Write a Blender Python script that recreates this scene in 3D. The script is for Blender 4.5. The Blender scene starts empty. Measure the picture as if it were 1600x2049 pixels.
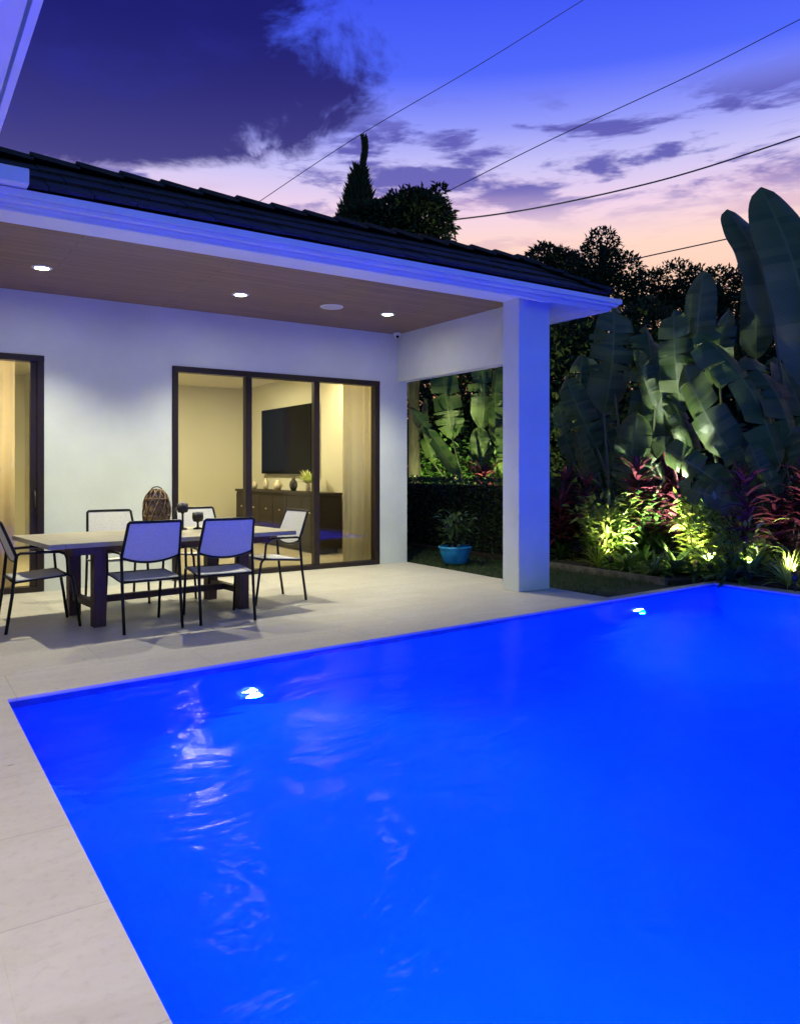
import bpy, math, random
from mathutils import Vector, Matrix, noise as mnoise
random.seed(7)
S = bpy.context.scene
COL = S.collection
R = math.radians

# ------------------------------------------------------------------ camera
CAM_H = 1.3
YAW = math.atan(1020 / 1528)                   # turned to the right of +Y
cam_d = bpy.data.cameras.new("camera")
cam = bpy.data.objects.new("camera", cam_d)
COL.objects.link(cam)
cam.location = (0, 0, CAM_H)
cam.rotation_euler = (R(90), 0, -YAW)
cam_d.sensor_fit = 'HORIZONTAL'
cam_d.sensor_width = 36
cam_d.lens = 36 * 1528 / 1600
cam_d.shift_y = -84.5 / 1600
cam_d.clip_end = 3000
S.camera = cam

# ------------------------------------------------------------------ render / exposure
S.view_settings.view_transform = 'Standard'
S.view_settings.look = 'None'
S.view_settings.exposure = 0
S.view_settings.gamma = 1
S.render.engine = 'CYCLES'
S.cycles.use_denoising = True
S.cycles.denoiser = 'OPENIMAGEDENOISE'
S.cycles.max_bounces = 10
S.cycles.diffuse_bounces = 4
S.cycles.glossy_bounces = 4
S.cycles.transmission_bounces = 8
S.cycles.transparent_max_bounces = 16
S.cycles.sample_clamp_indirect = 6
S.cycles.blur_glossy = 0.5


def srgb(r, g, b):
    def f(c):
        c /= 255.0
        return c / 12.92 if c <= .04045 else ((c + .055) / 1.055) ** 2.4
    return (f(r), f(g), f(b), 1)


# ------------------------------------------------------------------ node helpers
class N:
    def __init__(s, nt):
        s.nt = nt
    def n(s, t, **kw):
        o = s.nt.nodes.new(t)
        for k, v in kw.items():
            setattr(o, k, v)
        return o
    def l(s, a, b):
        s.nt.links.new(a, b)
    def put(s, sock, v):
        if isinstance(v, bpy.types.NodeSocket):
            s.l(v, sock)
        else:
            sock.default_value = v
    def math(s, op, a, b=0.0, c=0.0, clamp=False):
        o = s.n('ShaderNodeMath', operation=op, use_clamp=clamp)
        s.put(o.inputs[0], a); s.put(o.inputs[1], b); s.put(o.inputs[2], c)
        return o.outputs[0]
    def sstep(s, v, a, b):
        o = s.n('ShaderNodeMapRange', interpolation_type='SMOOTHSTEP')
        s.put(o.inputs['Value'], v); o.inputs['From Min'].default_value = a; o.inputs['From Max'].default_value = b
        return o.outputs['Result']
    def mix(s, f, a, b, mode='MIX'):
        o = s.n('ShaderNodeMix', data_type='RGBA', blend_type=mode)
        s.put(o.inputs[0], f); s.put(o.inputs[6], a); s.put(o.inputs[7], b)
        return o.outputs[2]
    def noise(s, vec, scale, detail=4, rough=.55, dist=0.0):
        o = s.n('ShaderNodeTexNoise')
        if vec is not None:
            s.l(vec, o.inputs['Vector'])
        o.inputs['Scale'].default_value = scale; o.inputs['Detail'].default_value = detail
        o.inputs['Roughness'].default_value = rough; o.inputs['Distortion'].default_value = dist
        return o.outputs['Fac']
    def ramp(s, f, stops):
        o = s.n('ShaderNodeValToRGB')
        e = o.color_ramp.elements
        while len(e) < len(stops):
            e.new(.5)
        for k, (p, c) in enumerate(stops):
            e[k].position = p; e[k].color = c
        s.put(o.inputs[0], f)
        return o.outputs[0]
    def scale(s, vec, xyz, loc=(0, 0, 0)):
        o = s.n('ShaderNodeMapping')
        s.l(vec, o.inputs['Vector']); o.inputs['Scale'].default_value = xyz; o.inputs['Location'].default_value = loc
        return o.outputs[0]


# ------------------------------------------------------------------ world: dusk sky with clouds
W = bpy.data.worlds.new("World")
S.world = W
W.use_nodes = True
W.node_tree.nodes.clear()
w = N(W.node_tree)
tc = w.n('ShaderNodeTexCoord')
sep = w.n('ShaderNodeSeparateXYZ'); w.l(tc.outputs['Generated'], sep.inputs[0])
el = w.math('MULTIPLY', w.math('ARCSINE', sep.outputs[2]), 180 / math.pi)
az = w.math('MULTIPLY', w.math('ARCTAN2', sep.outputs[0], sep.outputs[1]), 180 / math.pi)   # 0 = +Y, + = towards +X
AZ0 = math.degrees(YAW)
comb = w.n('ShaderNodeCombineXYZ'); w.l(az, comb.inputs[0]); w.l(el, comb.inputs[1])
ae = comb.outputs[0]
# gradient: the glow of the set sun sits low, to the right of the house
grad = w.ramp(w.math('DIVIDE', el, 60.0, clamp=True), [
    (0.00, srgb(250, 170, 120)), (0.20, srgb(255, 206, 176)), (0.265, srgb(255, 216, 200)), (0.31, srgb(242, 212, 234)),
    (0.355, srgb(203, 197, 247)), (0.40, srgb(146, 154, 250)), (0.455, srgb(76, 102, 252)), (0.55, srgb(52, 76, 242)), (1.0, srgb(22, 30, 130))])
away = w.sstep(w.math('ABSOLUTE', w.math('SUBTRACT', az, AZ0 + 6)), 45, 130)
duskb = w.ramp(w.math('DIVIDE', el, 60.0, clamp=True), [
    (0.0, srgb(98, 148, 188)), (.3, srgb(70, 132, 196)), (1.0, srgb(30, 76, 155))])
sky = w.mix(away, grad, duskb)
# upper left bank of cloud
nA = w.noise(w.scale(ae, (.085, .16, 1), (3.1, 6.7, 0)), 1.0, 8, .66, .35)
dx = w.math('DIVIDE', w.math('SUBTRACT', az, AZ0 - 40), 38)
dy = w.math('MAXIMUM', w.math('DIVIDE', w.math('SUBTRACT', el, 25.5), 15.0), w.math('DIVIDE', w.math('SUBTRACT', 25.5, el), 6.3))
rr = w.math('SQRT', w.math('ADD', w.math('MULTIPLY', dx, dx), w.math('MULTIPLY', dy, dy)))
rr = w.math('ADD', rr, w.math('MULTIPLY', w.math('SUBTRACT', nA, .5), -.7))
bank = w.math('SUBTRACT', 1.0, w.sstep(rr, .90, 1.04))
nH = w.noise(w.scale(ae, (.17, .26, 1), (7.7, 4.2, 0)), 1.0, 4, .6, .4)
bank = w.math('MULTIPLY', bank, w.math('SUBTRACT', 1.0, w.math('MULTIPLY', w.sstep(nH, .58, .70), w.sstep(rr, .80, .95))))
bankc = w.ramp(w.math('DIVIDE', w.math('SUBTRACT', el, 18.0), 16.0, clamp=True), [
    (0.0, srgb(76, 68, 140)), (.22, srgb(50, 46, 128)), (.5, srgb(32, 27, 112)), (.72, srgb(15, 11, 104)), (1.0, srgb(5, 4, 92))])
nB = w.noise(w.scale(ae, (.05, .12, 1), (9.3, 2.2, 0)), 1.0, 5, .6)
bankc = w.mix(w.sstep(nB, .5, .8), bankc, srgb(30, 32, 140))
sky = w.mix(w.math('MULTIPLY', bank, .97), sky, bankc)
# small drifting bars lower down
nC = w.noise(w.scale(ae, (.10, .42, 1), (1.3, 5.9, 0)), 1.0, 5, .62, .25)
band = w.math('MULTIPLY', w.sstep(el, 16.5, 20.5), w.math('SUBTRACT', 1.0, w.sstep(el, 23.5, 26.5)))
bars = w.math('MULTIPLY', w.math('MULTIPLY', w.sstep(nC, .47, .60), band), w.math('SUBTRACT', 1.0, bank))
sky = w.mix(w.math('MULTIPLY', bars, .92), sky, srgb(84, 82, 176))
nD = w.noise(w.scale(ae, (.09, .6, 1), (6.3, 15.9, 0)), 1.0, 4, .6, .2)
wisp = w.math('MULTIPLY', w.sstep(nD, .52, .66), w.math('MULTIPLY', w.sstep(el, 13.5, 15.5), w.math('SUBTRACT', 1.0, w.sstep(el, 18, 21))))
sky = w.mix(w.math('MULTIPLY', wisp, .35), sky, srgb(190, 150, 190))
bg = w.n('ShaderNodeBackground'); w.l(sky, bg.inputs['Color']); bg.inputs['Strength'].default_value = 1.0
nish = w.n('ShaderNodeTexSky', sky_type='NISHITA'); nish.sun_disc = False
nish.sun_elevation = R(1.0); nish.sun_rotation = R(AZ0 + 6)
bg2 = w.n('ShaderNodeBackground'); w.l(nish.outputs[0], bg2.inputs['Color']); bg2.inputs['Strength'].default_value = .01
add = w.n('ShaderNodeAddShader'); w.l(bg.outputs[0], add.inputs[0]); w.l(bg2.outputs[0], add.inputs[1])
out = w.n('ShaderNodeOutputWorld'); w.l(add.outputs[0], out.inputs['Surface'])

# ------------------------------------------------------------------ pixel -> point on a plane of the place
FW = (math.sin(YAW), math.cos(YAW)); RT = (math.cos(YAW), -math.sin(YAW))
def at(px, py, X=None, Y=None, Z=None, D=None):
    a = (px - 800) / 1528; b = (940 - py) / 1528
    d = (FW[0] + RT[0] * a, FW[1] + RT[1] * a, b)
    if X is not None: t = X / d[0]
    elif Y is not None: t = Y / d[1]
    elif Z is not None: t = (Z - CAM_H) / d[2]
    else: t = D
    return Vector((d[0] * t, d[1] * t, CAM_H + d[2] * t))


# ------------------------------------------------------------------ materials
MATS = {}
def material(name, color, rough=.6, metal=0, noise_scale=0, var=.15, bump=0, bump_scale=40, coord='Object', spec=.5, col2=None, stretch=(1, 1, 1), detail=5):
    m = bpy.data.materials.new(name); m.use_nodes = True
    k = N(m.node_tree); p = m.node_tree.nodes['Principled BSDF']
    p.inputs['Base Color'].default_value = color
    p.inputs['Roughness'].default_value = rough
    p.inputs['Metallic'].default_value = metal
    p.inputs['Specular IOR Level'].default_value = spec
    t = k.n('ShaderNodeTexCoord')
    v = k.scale(t.outputs[coord], stretch)
    if noise_scale:
        f = k.noise(v, noise_scale, detail)
        c2 = col2 or tuple(c * (1 - var * 2) for c in color[:3]) + (1,)
        k.l(k.mix(k.sstep(f, .3, .7), color, c2), p.inputs['Base Color'])
    if bump:
        b = k.n('ShaderNodeBump'); b.inputs['Strength'].default_value = bump; b.inputs['Distance'].default_value = .01
        k.l(k.noise(v, bump_scale, 4), b.inputs['Height']); k.l(b.outputs[0], p.inputs['Normal'])
    MATS[name] = m
    return m

M_wall = material('white_stucco', (.68, .74, .71, 1), .85, noise_scale=1.6, var=.05, bump=.35, bump_scale=60)
M_trim = material('white_paint', (.72, .78, .78, 1), .45, noise_scale=2.5, var=.03)
M_frame = material('bronze_frame', srgb(45, 34, 34), .4, .3, noise_scale=6, var=.1)
M_metal = material('dark_chair_metal', srgb(26, 26, 30), .35, .5)
M_backf = material('chair_frame_metal', srgb(40, 42, 44), .4, .4)
M_sling = material('sling_fabric', (.62, .62, .62, 1), .8, noise_scale=60, var=.06, bump=.2, bump_scale=300)
M_tablewood = material('weathered_tabletop', (.36, .33, .25, 1), .55, noise_scale=3, var=.14, stretch=(1, 14, 14), bump=.2, bump_scale=8)
M_legwood = material('dark_leg_wood', srgb(74, 46, 42), .55, noise_scale=4, var=.2, stretch=(8, 8, 1))
M_roof = material('dark_tile', (.030, .030, .034, 1), .75, noise_scale=5, var=.25, bump=.3, bump_scale=50)
M_inwall = material('interior_wall', (.70, .67, .53, 1), .8, noise_scale=1.5, var=.02)
M_ceilin = material('interior_ceiling', (.75, .7, .55, 1), .8)
M_floorin = material('interior_floor', (.45, .40, .30, 1), .35, noise_scale=2, var=.08)
M_tv = material('tv_black', (.010, .009, .008, 1), .9, spec=.0)
M_dark = material('dark_lacquer', (.030, .020, .016, 1), .5, noise_scale=5, var=.2, stretch=(1, 1, 8), spec=.3)
M_wicker = material('wicker', (.30, .19, .10, 1), .7, noise_scale=40, var=.3)
M_iron = material('black_iron', (.015, .012, .01, 1), .5)
M_wax = material('candle_wax', (.7, .68, .6, 1), .5)
M_pot = material('blue_glaze', (.03, .35, .75, 1), .2, noise_scale=6, var=.2)
M_soil = material('soil', (.03, .022, .015, 1), .95, noise_scale=20, var=.3, bump=.6, bump_scale=40)
M_bark = material('bark', (.05, .04, .03, 1), .9, noise_scale=12, var=.3, bump=.6, bump_scale=20, stretch=(1, 1, .3))
M_wire = material('wire_rubber', (.12, .10, .12, 1), .7)
M_brass = material('vase_ceramic', (.7, .62, .45, 1), .35, noise_scale=8, var=.15)
M_carved = material('carved_wood', (.16, .09, .04, 1), .6, noise_scale=8, var=.25)

def leaf_mat(name, c1, c2, rough=.45, trans=.3, veins=0, spec=.4):
    m = bpy.data.materials.new(name); m.use_nodes = True
    k = N(m.node_tree); p = m.node_tree.nodes['Principled BSDF']; o = m.node_tree.nodes['Material Output']
    g = k.n('ShaderNodeNewGeometry')
    t = k.n('ShaderNodeTexCoord')
    f = k.math('ADD', k.math('MULTIPLY', g.outputs['Random Per Island'], .7), k.math('MULTIPLY', k.noise(t.outputs['Object'], 3.0, 4), .4))
    c = k.mix(k.sstep(f, .15, .95), c1, c2)
    if veins:
        uv = k.n('ShaderNodeUVMap')
        wv = k.n('ShaderNodeTexWave', wave_type='BANDS', bands_direction='Y')
        k.l(uv.outputs[0], wv.inputs['Vector']); wv.inputs['Scale'].default_value = veins; wv.inputs['Distortion'].default_value = 1.2
        wv.inputs['Detail'].default_value = 2
        c = k.mix(k.math('MULTIPLY', wv.outputs['Fac'], .18), c, tuple(x * .55 for x in c1[:3]) + (1,))
        sp = k.n('ShaderNodeSeparateXYZ'); k.l(uv.outputs[0], sp.inputs[0])
        mid = k.math('SUBTRACT', 1.0, k.sstep(k.math('ABSOLUTE', k.math('SUBTRACT', sp.outputs[0], .5)), .012, .035))
        c = k.mix(k.math('MULTIPLY', mid, .5), c, (.22, .27, .10, 1))
        edge = k.sstep(k.math('ADD', k.math('ABSOLUTE', k.math('SUBTRACT', sp.outputs[0], .5)), k.math('MULTIPLY', k.math('SUBTRACT', k.noise(t.outputs['Object'], 7.0, 5), .5), .35)), .50, .58)
        c = k.mix(k.math('MULTIPLY', edge, .8), c, (.13, .085, .04, 1))
        b = k.n('ShaderNodeBump'); b.inputs['Strength'].default_value = .5; b.inputs['Distance'].default_value = .01
        k.l(wv.outputs['Fac'], b.inputs['Height']); k.l(b.outputs[0], p.inputs['Normal'])
    k.l(c, p.inputs['Base Color']); p.inputs['Roughness'].default_value = rough; p.inputs['Specular IOR Level'].default_value = spec
    tr = k.n('ShaderNodeBsdfTranslucent'); k.l(c, tr.inputs['Color'])
    mx = k.n('ShaderNodeMixShader'); mx.inputs[0].default_value = trans
    k.l(p.outputs[0], mx.inputs[1]); k.l(tr.outputs[0], mx.inputs[2]); k.l(mx.outputs[0], o.inputs['Surface'])
    return m

M_curtain = leaf_mat('curtain_cloth', (.86, .82, .66, 1), (.82, .78, .62, 1), .9, .55, spec=.1)
L_banana = leaf_mat('paddle_leaf', (.06, .11, .03, 1), (.13, .18, .055, 1), .36, .25, veins=60)
L_stalk = leaf_mat('stalk', (.10, .12, .06, 1), (.16, .18, .09, 1), .5, .1)
L_red = leaf_mat('red_leaf', (.10, .018, .035, 1), (.20, .05, .07, 1), .4, .3)
L_croton = leaf_mat('croton_leaf', (.09, .18, .02, 1), (.26, .33, .07, 1), .4, .35)
L_green = leaf_mat('green_leaf', (.035, .085, .02, 1), (.10, .19, .04, 1), .4, .3)
L_fern = leaf_mat('strap_leaf', (.06, .13, .03, 1), (.16, .26, .07, 1), .4, .3)
L_lime = leaf_mat('lime_leaf', (.20, .30, .03, 1), (.40, .48, .08, 1), .4, .35)
L_hedge = leaf_mat('hedge_leaf', (.025, .055, .02, 1), (.05, .10, .03, 1), .4, .2)
L_tree = leaf_mat('tree_leaf', (.022, .035, .016, 1), (.05, .07, .03, 1), .6, .15, spec=.2)
L_grass = leaf_mat('grass_blade', (.02, .05, .015, 1), (.05, .10, .025, 1), .6, .2, spec=.2)

def deck_material():
    m = bpy.data.materials.new('travertine'); m.use_nodes = True
    k = N(m.node_tree); p = m.node_tree.nodes['Principled BSDF']
    t = k.n('ShaderNodeTexCoord'); v = t.outputs['Object']
    big = k.noise(v, .9, 4); streak = k.noise(k.scale(v, (1.3, 3.2, 1)), 1.9, 7, .66, .8); fine = k.noise(v, 28, 4)
    c = k.mix(k.sstep(streak, .3, .72), (.53, .51, .455, 1), (.47, .445, .385, 1))
    c = k.mix(k.math('MULTIPLY', k.sstep(big, .4, .7), .4), c, (.44, .41, .36, 1))
    c = k.mix(k.math('MULTIPLY', k.sstep(fine, .5, .8), .35), c, (.33, .29, .23, 1))
    vo = k.n('ShaderNodeTexVoronoi'); k.l(k.scale(v, (7, 14, 7)), vo.inputs['Vector']); vo.inputs['Scale'].default_value = 1.0
    pit = k.math('MULTIPLY', k.math('SUBTRACT', 1.0, k.sstep(vo.outputs['Distance'], .05, .13)), k.sstep(k.noise(v, 3.1, 3), .5, .62))
    c = k.mix(k.math('MULTIPLY', pit, .8), c, (.16, .12, .08, 1))
    br = k.n('ShaderNodeTexBrick'); k.l(v, br.inputs['Vector']); br.inputs['Scale'].default_value = 1.0
    br.inputs['Brick Width'].default_value = 1.2; br.inputs['Row Height'].default_value = .6; br.inputs['Mortar Size'].default_value = .004
    br.inputs['Mortar Smooth'].default_value = .3; br.inputs['Bias'].default_value = -.4
    br.inputs['Color1'].default_value = (1, 1, 1, 1); br.inputs['Color2'].default_value = (.86, .86, .86, 1); br.inputs['Mortar'].default_value = (.66, .64, .6, 1)
    c = k.mix(.55, c, br.outputs['Color'], 'MULTIPLY')
    k.l(c, p.inputs['Base Color'])
    k.l(k.math('ADD', k.math('MULTIPLY', fine, .25), .38), p.inputs['Roughness'])
    p.inputs['Specular IOR Level'].default_value = .35
    b = k.n('ShaderNodeBump'); b.inputs['Strength'].default_value = .35; b.inputs['Distance'].default_value = .004
    k.l(k.math('SUBTRACT', k.math('ADD', k.math('MULTIPLY', fine, .5), k.math('MULTIPLY', br.outputs['Fac'], -.8)), pit), b.inputs['Height'])
    k.l(b.outputs[0], p.inputs['Normal'])
    return m
M_deck = deck_material()

def wood_material():
    m = bpy.data.materials.new('soffit_wood'); m.use_nodes = True
    k = N(m.node_tree); p = m.node_tree.nodes['Principled BSDF']
    t = k.n('ShaderNodeTexCoord'); v = t.outputs['Object']
    br = k.n('ShaderNodeTexBrick'); k.l(v, br.inputs['Vector']); br.inputs['Scale'].default_value = 1.0
    br.inputs['Brick Width'].default_value = 2.6; br.inputs['Row Height'].default_value = .13; br.inputs['Mortar Size'].default_value = .003
    br.inputs['Color1'].default_value = (.22, .135, .070, 1); br.inputs['Color2'].default_value = (.29, .18, .10, 1); br.inputs['Mortar'].default_value = (.05, .03, .02, 1)
    g = k.noise(k.scale(v, (1.3, 28, 1)), 2.0, 5, .6, .3)
    c = k.mix(k.sstep(g, .3, .75), br.outputs['Color'], k.mix(.5, br.outputs['Color'], (.09, .05, .03, 1)))
    k.l(c, p.inputs['Base Color']); p.inputs['Roughness'].default_value = .5
    b = k.n('ShaderNodeBump'); b.inputs['Strength'].default_value = .4; b.inputs['Distance'].default_value = .004
    k.l(k.math('SUBTRACT', g, br.outputs['Fac']), b.inputs['Height']); k.l(b.outputs[0], p.inputs['Normal'])
    return m
M_soffit = wood_material()

def glass_material(tint, refl=.55):
    m = bpy.data.materials.new('window_glass'); m.use_nodes = True
    nt = m.node_tree; nt.nodes.clear(); k = N(nt)
    t = k.n('ShaderNodeBsdfTransparent'); t.inputs[0].default_value = tint
    g = k.n('ShaderNodeBsdfGlossy'); g.inputs['Roughness'].default_value = .02
    f = k.n('ShaderNodeFresnel'); f.inputs[0].default_value = 1.5
    x = k.n('ShaderNodeMixShader'); k.l(k.math('MULTIPLY', f.outputs[0], refl), x.inputs[0])
    k.l(t.outputs[0], x.inputs[1]); k.l(g.outputs[0], x.inputs[2])
    o = k.n('ShaderNodeOutputMaterial'); k.l(x.outputs[0], o.inputs[0])
    return m
M_glass = glass_material((.93, .95, .9, 1)); M_glass2 = glass_material((.80, .92, .84, 1))

def water_material():
    m = bpy.data.materials.new('pool_water'); m.use_nodes = True
    nt = m.node_tree; nt.nodes.clear(); k = N(nt)
    tcx = k.n('ShaderNodeTexCoord')
    a = k.noise(k.scale(tcx.outputs['Object'], (1, 1.6, 1)), 1.3, 3, .5, .5)
    b_ = k.noise(tcx.outputs['Object'], 6.5, 3, .5, .3)
    c_ = k.noise(k.scale(tcx.outputs['Object'], (1, 2.4, 1)), 16, 2)
    h = k.math('ADD', k.math('ADD', k.math('MULTIPLY', a, 1.0), k.math('MULTIPLY', b_, .13)), k.math('MULTIPLY', c_, .022))
    bp = k.n('ShaderNodeBump'); bp.inputs['Strength'].default_value = 1.0; bp.inputs['Distance'].default_value = .036
    k.l(h, bp.inputs['Height'])
    rf = k.n('ShaderNodeBsdfRefraction'); rf.inputs['IOR'].default_value = 1.33; rf.inputs['Roughness'].default_value = 0.03
    rf.inputs['Color'].default_value = (.35, .75, 1, 1)
    gl = k.n('ShaderNodeBsdfGlossy'); gl.inputs['Roughness'].default_value = .13
    k.l(bp.outputs[0], rf.inputs['Normal']); k.l(bp.outputs[0], gl.inputs['Normal'])
    fr = k.n('ShaderNodeFresnel'); fr.inputs[0].default_value = 1.33; k.l(bp.outputs[0], fr.inputs['Normal'])
    mx = k.n('ShaderNodeMixShader'); k.l(k.math('MULTIPLY', fr.outputs[0], .15), mx.inputs[0])
    k.l(rf.outputs[0], mx.inputs[1]); k.l(gl.outputs[0], mx.inputs[2])
    o = k.n('ShaderNodeOutputMaterial'); k.l(mx.outputs[0], o.inputs[0])
    return m
M_water = water_material()
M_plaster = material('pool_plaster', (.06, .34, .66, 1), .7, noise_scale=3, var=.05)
M_tile = material('waterline_tile', (.10, .12, .22, 1), .3, noise_scale=12, var=.2)
M_coping = material('coping_stone', (.47, .43, .36, 1), .5, noise_scale=5, var=.08, bump=.3, bump_scale=30)

def emit(name, col, st):
    m = bpy.data.materials.new(name); m.use_nodes = True
    nt = m.node_tree; nt.nodes.clear(); k = N(nt)
    e = k.n('ShaderNodeEmission'); e.inputs[0].default_value = col; e.inputs[1].default_value = st
    o = k.n('ShaderNodeOutputMaterial'); k.l(e.outputs[0], o.inputs[0])
    return m
E_down = emit('downlight_glow', (1, .95, .78, 1), 190)
E_pool = emit('pool_lamp_glow', (1, .62, .5, 1), 55)
E_in = emit('interior_lamp_glow', (1, .8, .45, 1), 5)
E_garden = emit('garden_lamp_glow', (1, .9, .6, 1), 8)


# ------------------------------------------------------------------ mesh builder
class MB:
    def __init__(s):
        s.v = []; s.f = []; s.uv = {}
    def box(s, x0, x1, y0, y1, z0, z1):
        b = len(s.v)
        s.v += [(x0, y0, z0), (x1, y0, z0), (x1, y1, z0), (x0, y1, z0), (x0, y0, z1), (x1, y0, z1), (x1, y1, z1), (x0, y1, z1)]
        s.f += [tuple(b + i for i in q) for q in ((0, 3, 2, 1), (4, 5, 6, 7), (0, 1, 5, 4), (1, 2, 6, 5), (2, 3, 7, 6), (3, 0, 4, 7))]
        return s
    def obox(s, c, size, mat3):
        b = len(s.v)
        for sx, sy, sz in ((-1, -1, -1), (1, -1, -1), (1, 1, -1), (-1, 1, -1), (-1, -1, 1), (1, -1, 1), (1, 1, 1), (-1, 1, 1)):
            p = Vector(c) + mat3 @ Vector((sx * size[0] / 2, sy * size[1] / 2, sz * size[2] / 2))
            s.v.append(tuple(p))
        s.f += [tuple(b + i for i in q) for q in ((0, 3, 2, 1), (4, 5, 6, 7), (0, 1, 5, 4), (1, 2, 6, 5), (2, 3, 7, 6), (3, 0, 4, 7))]
        return s
    def face(s, pts):
        b = len(s.v); s.v += [tuple(p) for p in pts]; s.f.append(tuple(range(b, b + len(pts)))); return s
    def prism(s, pts, z0, z1):
        b = len(s.v); n = len(pts)
        s.v += [(p[0], p[1], z0) for p in pts] + [(p[0], p[1], z1) for p in pts]
        s.f.append(tuple(b + i for i in reversed(range(n)))); s.f.append(tuple(b + n + i for i in range(n)))
        for i in range(n):
            j = (i + 1) % n
            s.f.append((b + i, b + j, b + n + j, b + n + i))
        return s
    def tube(s, pts, r, seg=8, r2=None, caps=True):
        pts = [Vector(p) for p in pts]; n = len(pts); b = len(s.v); prev = None
        for i, p in enumerate(pts):
            d = (pts[min(i + 1, n - 1)] - pts[max(i - 1, 0)]).normalized()
            if prev is None:
                u = d.cross(Vector((0, 0, 1)))
                if u.length < .05: u = d.cross(Vector((1, 0, 0)))
            else:
                u = prev - d * prev.dot(d)
            u.normalize(); prev = u; q = d.cross(u)
            rad = r if r2 is None else r + (r2 - r) * i / (n - 1)
            for k in range(seg):
                a = 2 * math.pi * k / seg
                s.v.append(tuple(p + (u * math.cos(a) + q * math.sin(a)) * rad))
        for i in range(n - 1):
            for k in range(seg):
                k2 = (k + 1) % seg
                s.f.append((b + i * seg + k, b + i * seg + k2, b + (i + 1) * seg + k2, b + (i + 1) * seg + k))
        if caps:
            s.f.append(tuple(b + k for k in reversed(range(seg)))); s.f.append(tuple(b + (n - 1) * seg + k for k in range(seg)))
        return s
    def lathe(s, prof, c=(0, 0, 0), seg=20):
        b = len(s.v); n = len(prof)
        for (r, z) in prof:
            for k in range(seg):
                a = 2 * math.pi * k / seg
                s.v.append((c[0] + r * math.cos(a), c[1] + r * math.sin(a), c[2] + z))
        for i in range(n - 1):
            for k in range(seg):
                k2 = (k + 1) % seg
                s.f.append((b + i * seg + k, b + i * seg + k2, b + (i + 1) * seg + k2, b + (i + 1) * seg + k))
        return s
    def strap(s, base, d, length, width, droop=.6, seg=5, fold=.15, roll=0.0, tipw=.0, widest=.35, up=Vector((0, 0, 1))):
        """arching blade with a folded midrib, drawn from base along d"""
        d = Vector(d).normalized(); side = d.cross(up)
        if side.length < .1: side = d.cross(Vector((1, 0, 0)))
        side.normalize()
        if roll: side = Matrix.Rotation(roll, 3, d) @ side
        p = Vector(base); b = len(s.v); st = length / seg
        for i in range(seg + 1):
            t = i / seg
            wd = width * (math.sin(math.pi * min(1, (t / widest) * .5)) if t < widest else (1 - tipw) * math.cos((t - widest) / (1 - widest) * math.pi / 2) ** .8 + tipw)
            wd = max(wd, width * .04)
            nrm = side.cross(d).normalized()
            s.v.append(tuple(p - side * wd / 2 + nrm * wd * fold)); s.v.append(tuple(p)); s.v.append(tuple(p + side * wd / 2 + nrm * wd * fold))
            k = len(s.v)
            s.uv[k - 3] = (0, t); s.uv[k - 2] = (.5, t); s.uv[k - 1] = (1, t)
            p = p + d * st
            d = (d + Vector((0, 0, -1)) * droop / seg).normalized()
        for i in range(seg):
            a = b + i * 3
            s.f += [(a, a + 1, a + 4, a + 3), (a + 1, a + 2, a + 5, a + 4)]
        return s
    def build(s, name, mat, parent=None, smooth=False, bevel=0):
        me = bpy.data.meshes.new(name)
        me.from_pydata(s.v, [], s.f); me.update()
        if s.uv:
            uvl = me.uv_layers.new(name='UVMap')
            idx = [0] * len(me.loops); me.loops.foreach_get('vertex_index', idx)
            dat = []
            for i in idx: dat += s.uv.get(i, (0, 0))
            uvl.data.foreach_set('uv', dat)
        if smooth: me.shade_smooth()
        me.materials.append(mat)
        o = bpy.data.objects.new(name, me); COL.objects.link(o)
        if parent: o.parent = parent
        if bevel:
            md = o.modifiers.new('bevel', 'BEVEL'); md.width = bevel; md.segments = 2; md.limit_method = 'ANGLE'
        return o


def tag(o, label=None, cat=None, group=None, kind=None):
    if label: o['label'] = label
    if cat: o['category'] = cat
    if group: o['group'] = group
    if kind: o['kind'] = kind
    return o
def empty(name, loc=(0, 0, 0), rz=0, **k):
    o = bpy.data.objects.new(name, None); COL.objects.link(o); o.location = loc; o.rotation_euler = (0, 0, rz)
    o.empty_display_size = .2
    return tag(o, **k)
def children(o):
    return [c for c in list(COL.objects) if c.parent == o]
def copy_tree(o, parent=None):
    c = o.copy(); COL.objects.link(c); c.parent = parent
    for ch in children(o): copy_tree(ch, c)
    return c
def lamp(name, kind, loc, power, color, parent=None, **k):
    d = bpy.data.lights.new(name, kind); d.energy = power; d.color = color
    for a, b in k.items():
        if a not in ('rot',): setattr(d, a, b)
    o = bpy.data.objects.new(name, d); COL.objects.link(o); o.location = loc
    if 'rot' in k: o.rotation_euler = k['rot']
    if parent: o.parent = parent
    return o

# ================================================================== GROUND, DECK, POOL
PX0, PX1, PY0 = .55, 7.86, -3.2
def far_y(x): return 4.82 + (x - .55) * (.46 / 7.31)
A = (PX0, far_y(PX0)); B = (PX1, far_y(PX1)); C_ = (PX1, PY0); D_ = (PX0, PY0)
WZ = -.015
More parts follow.
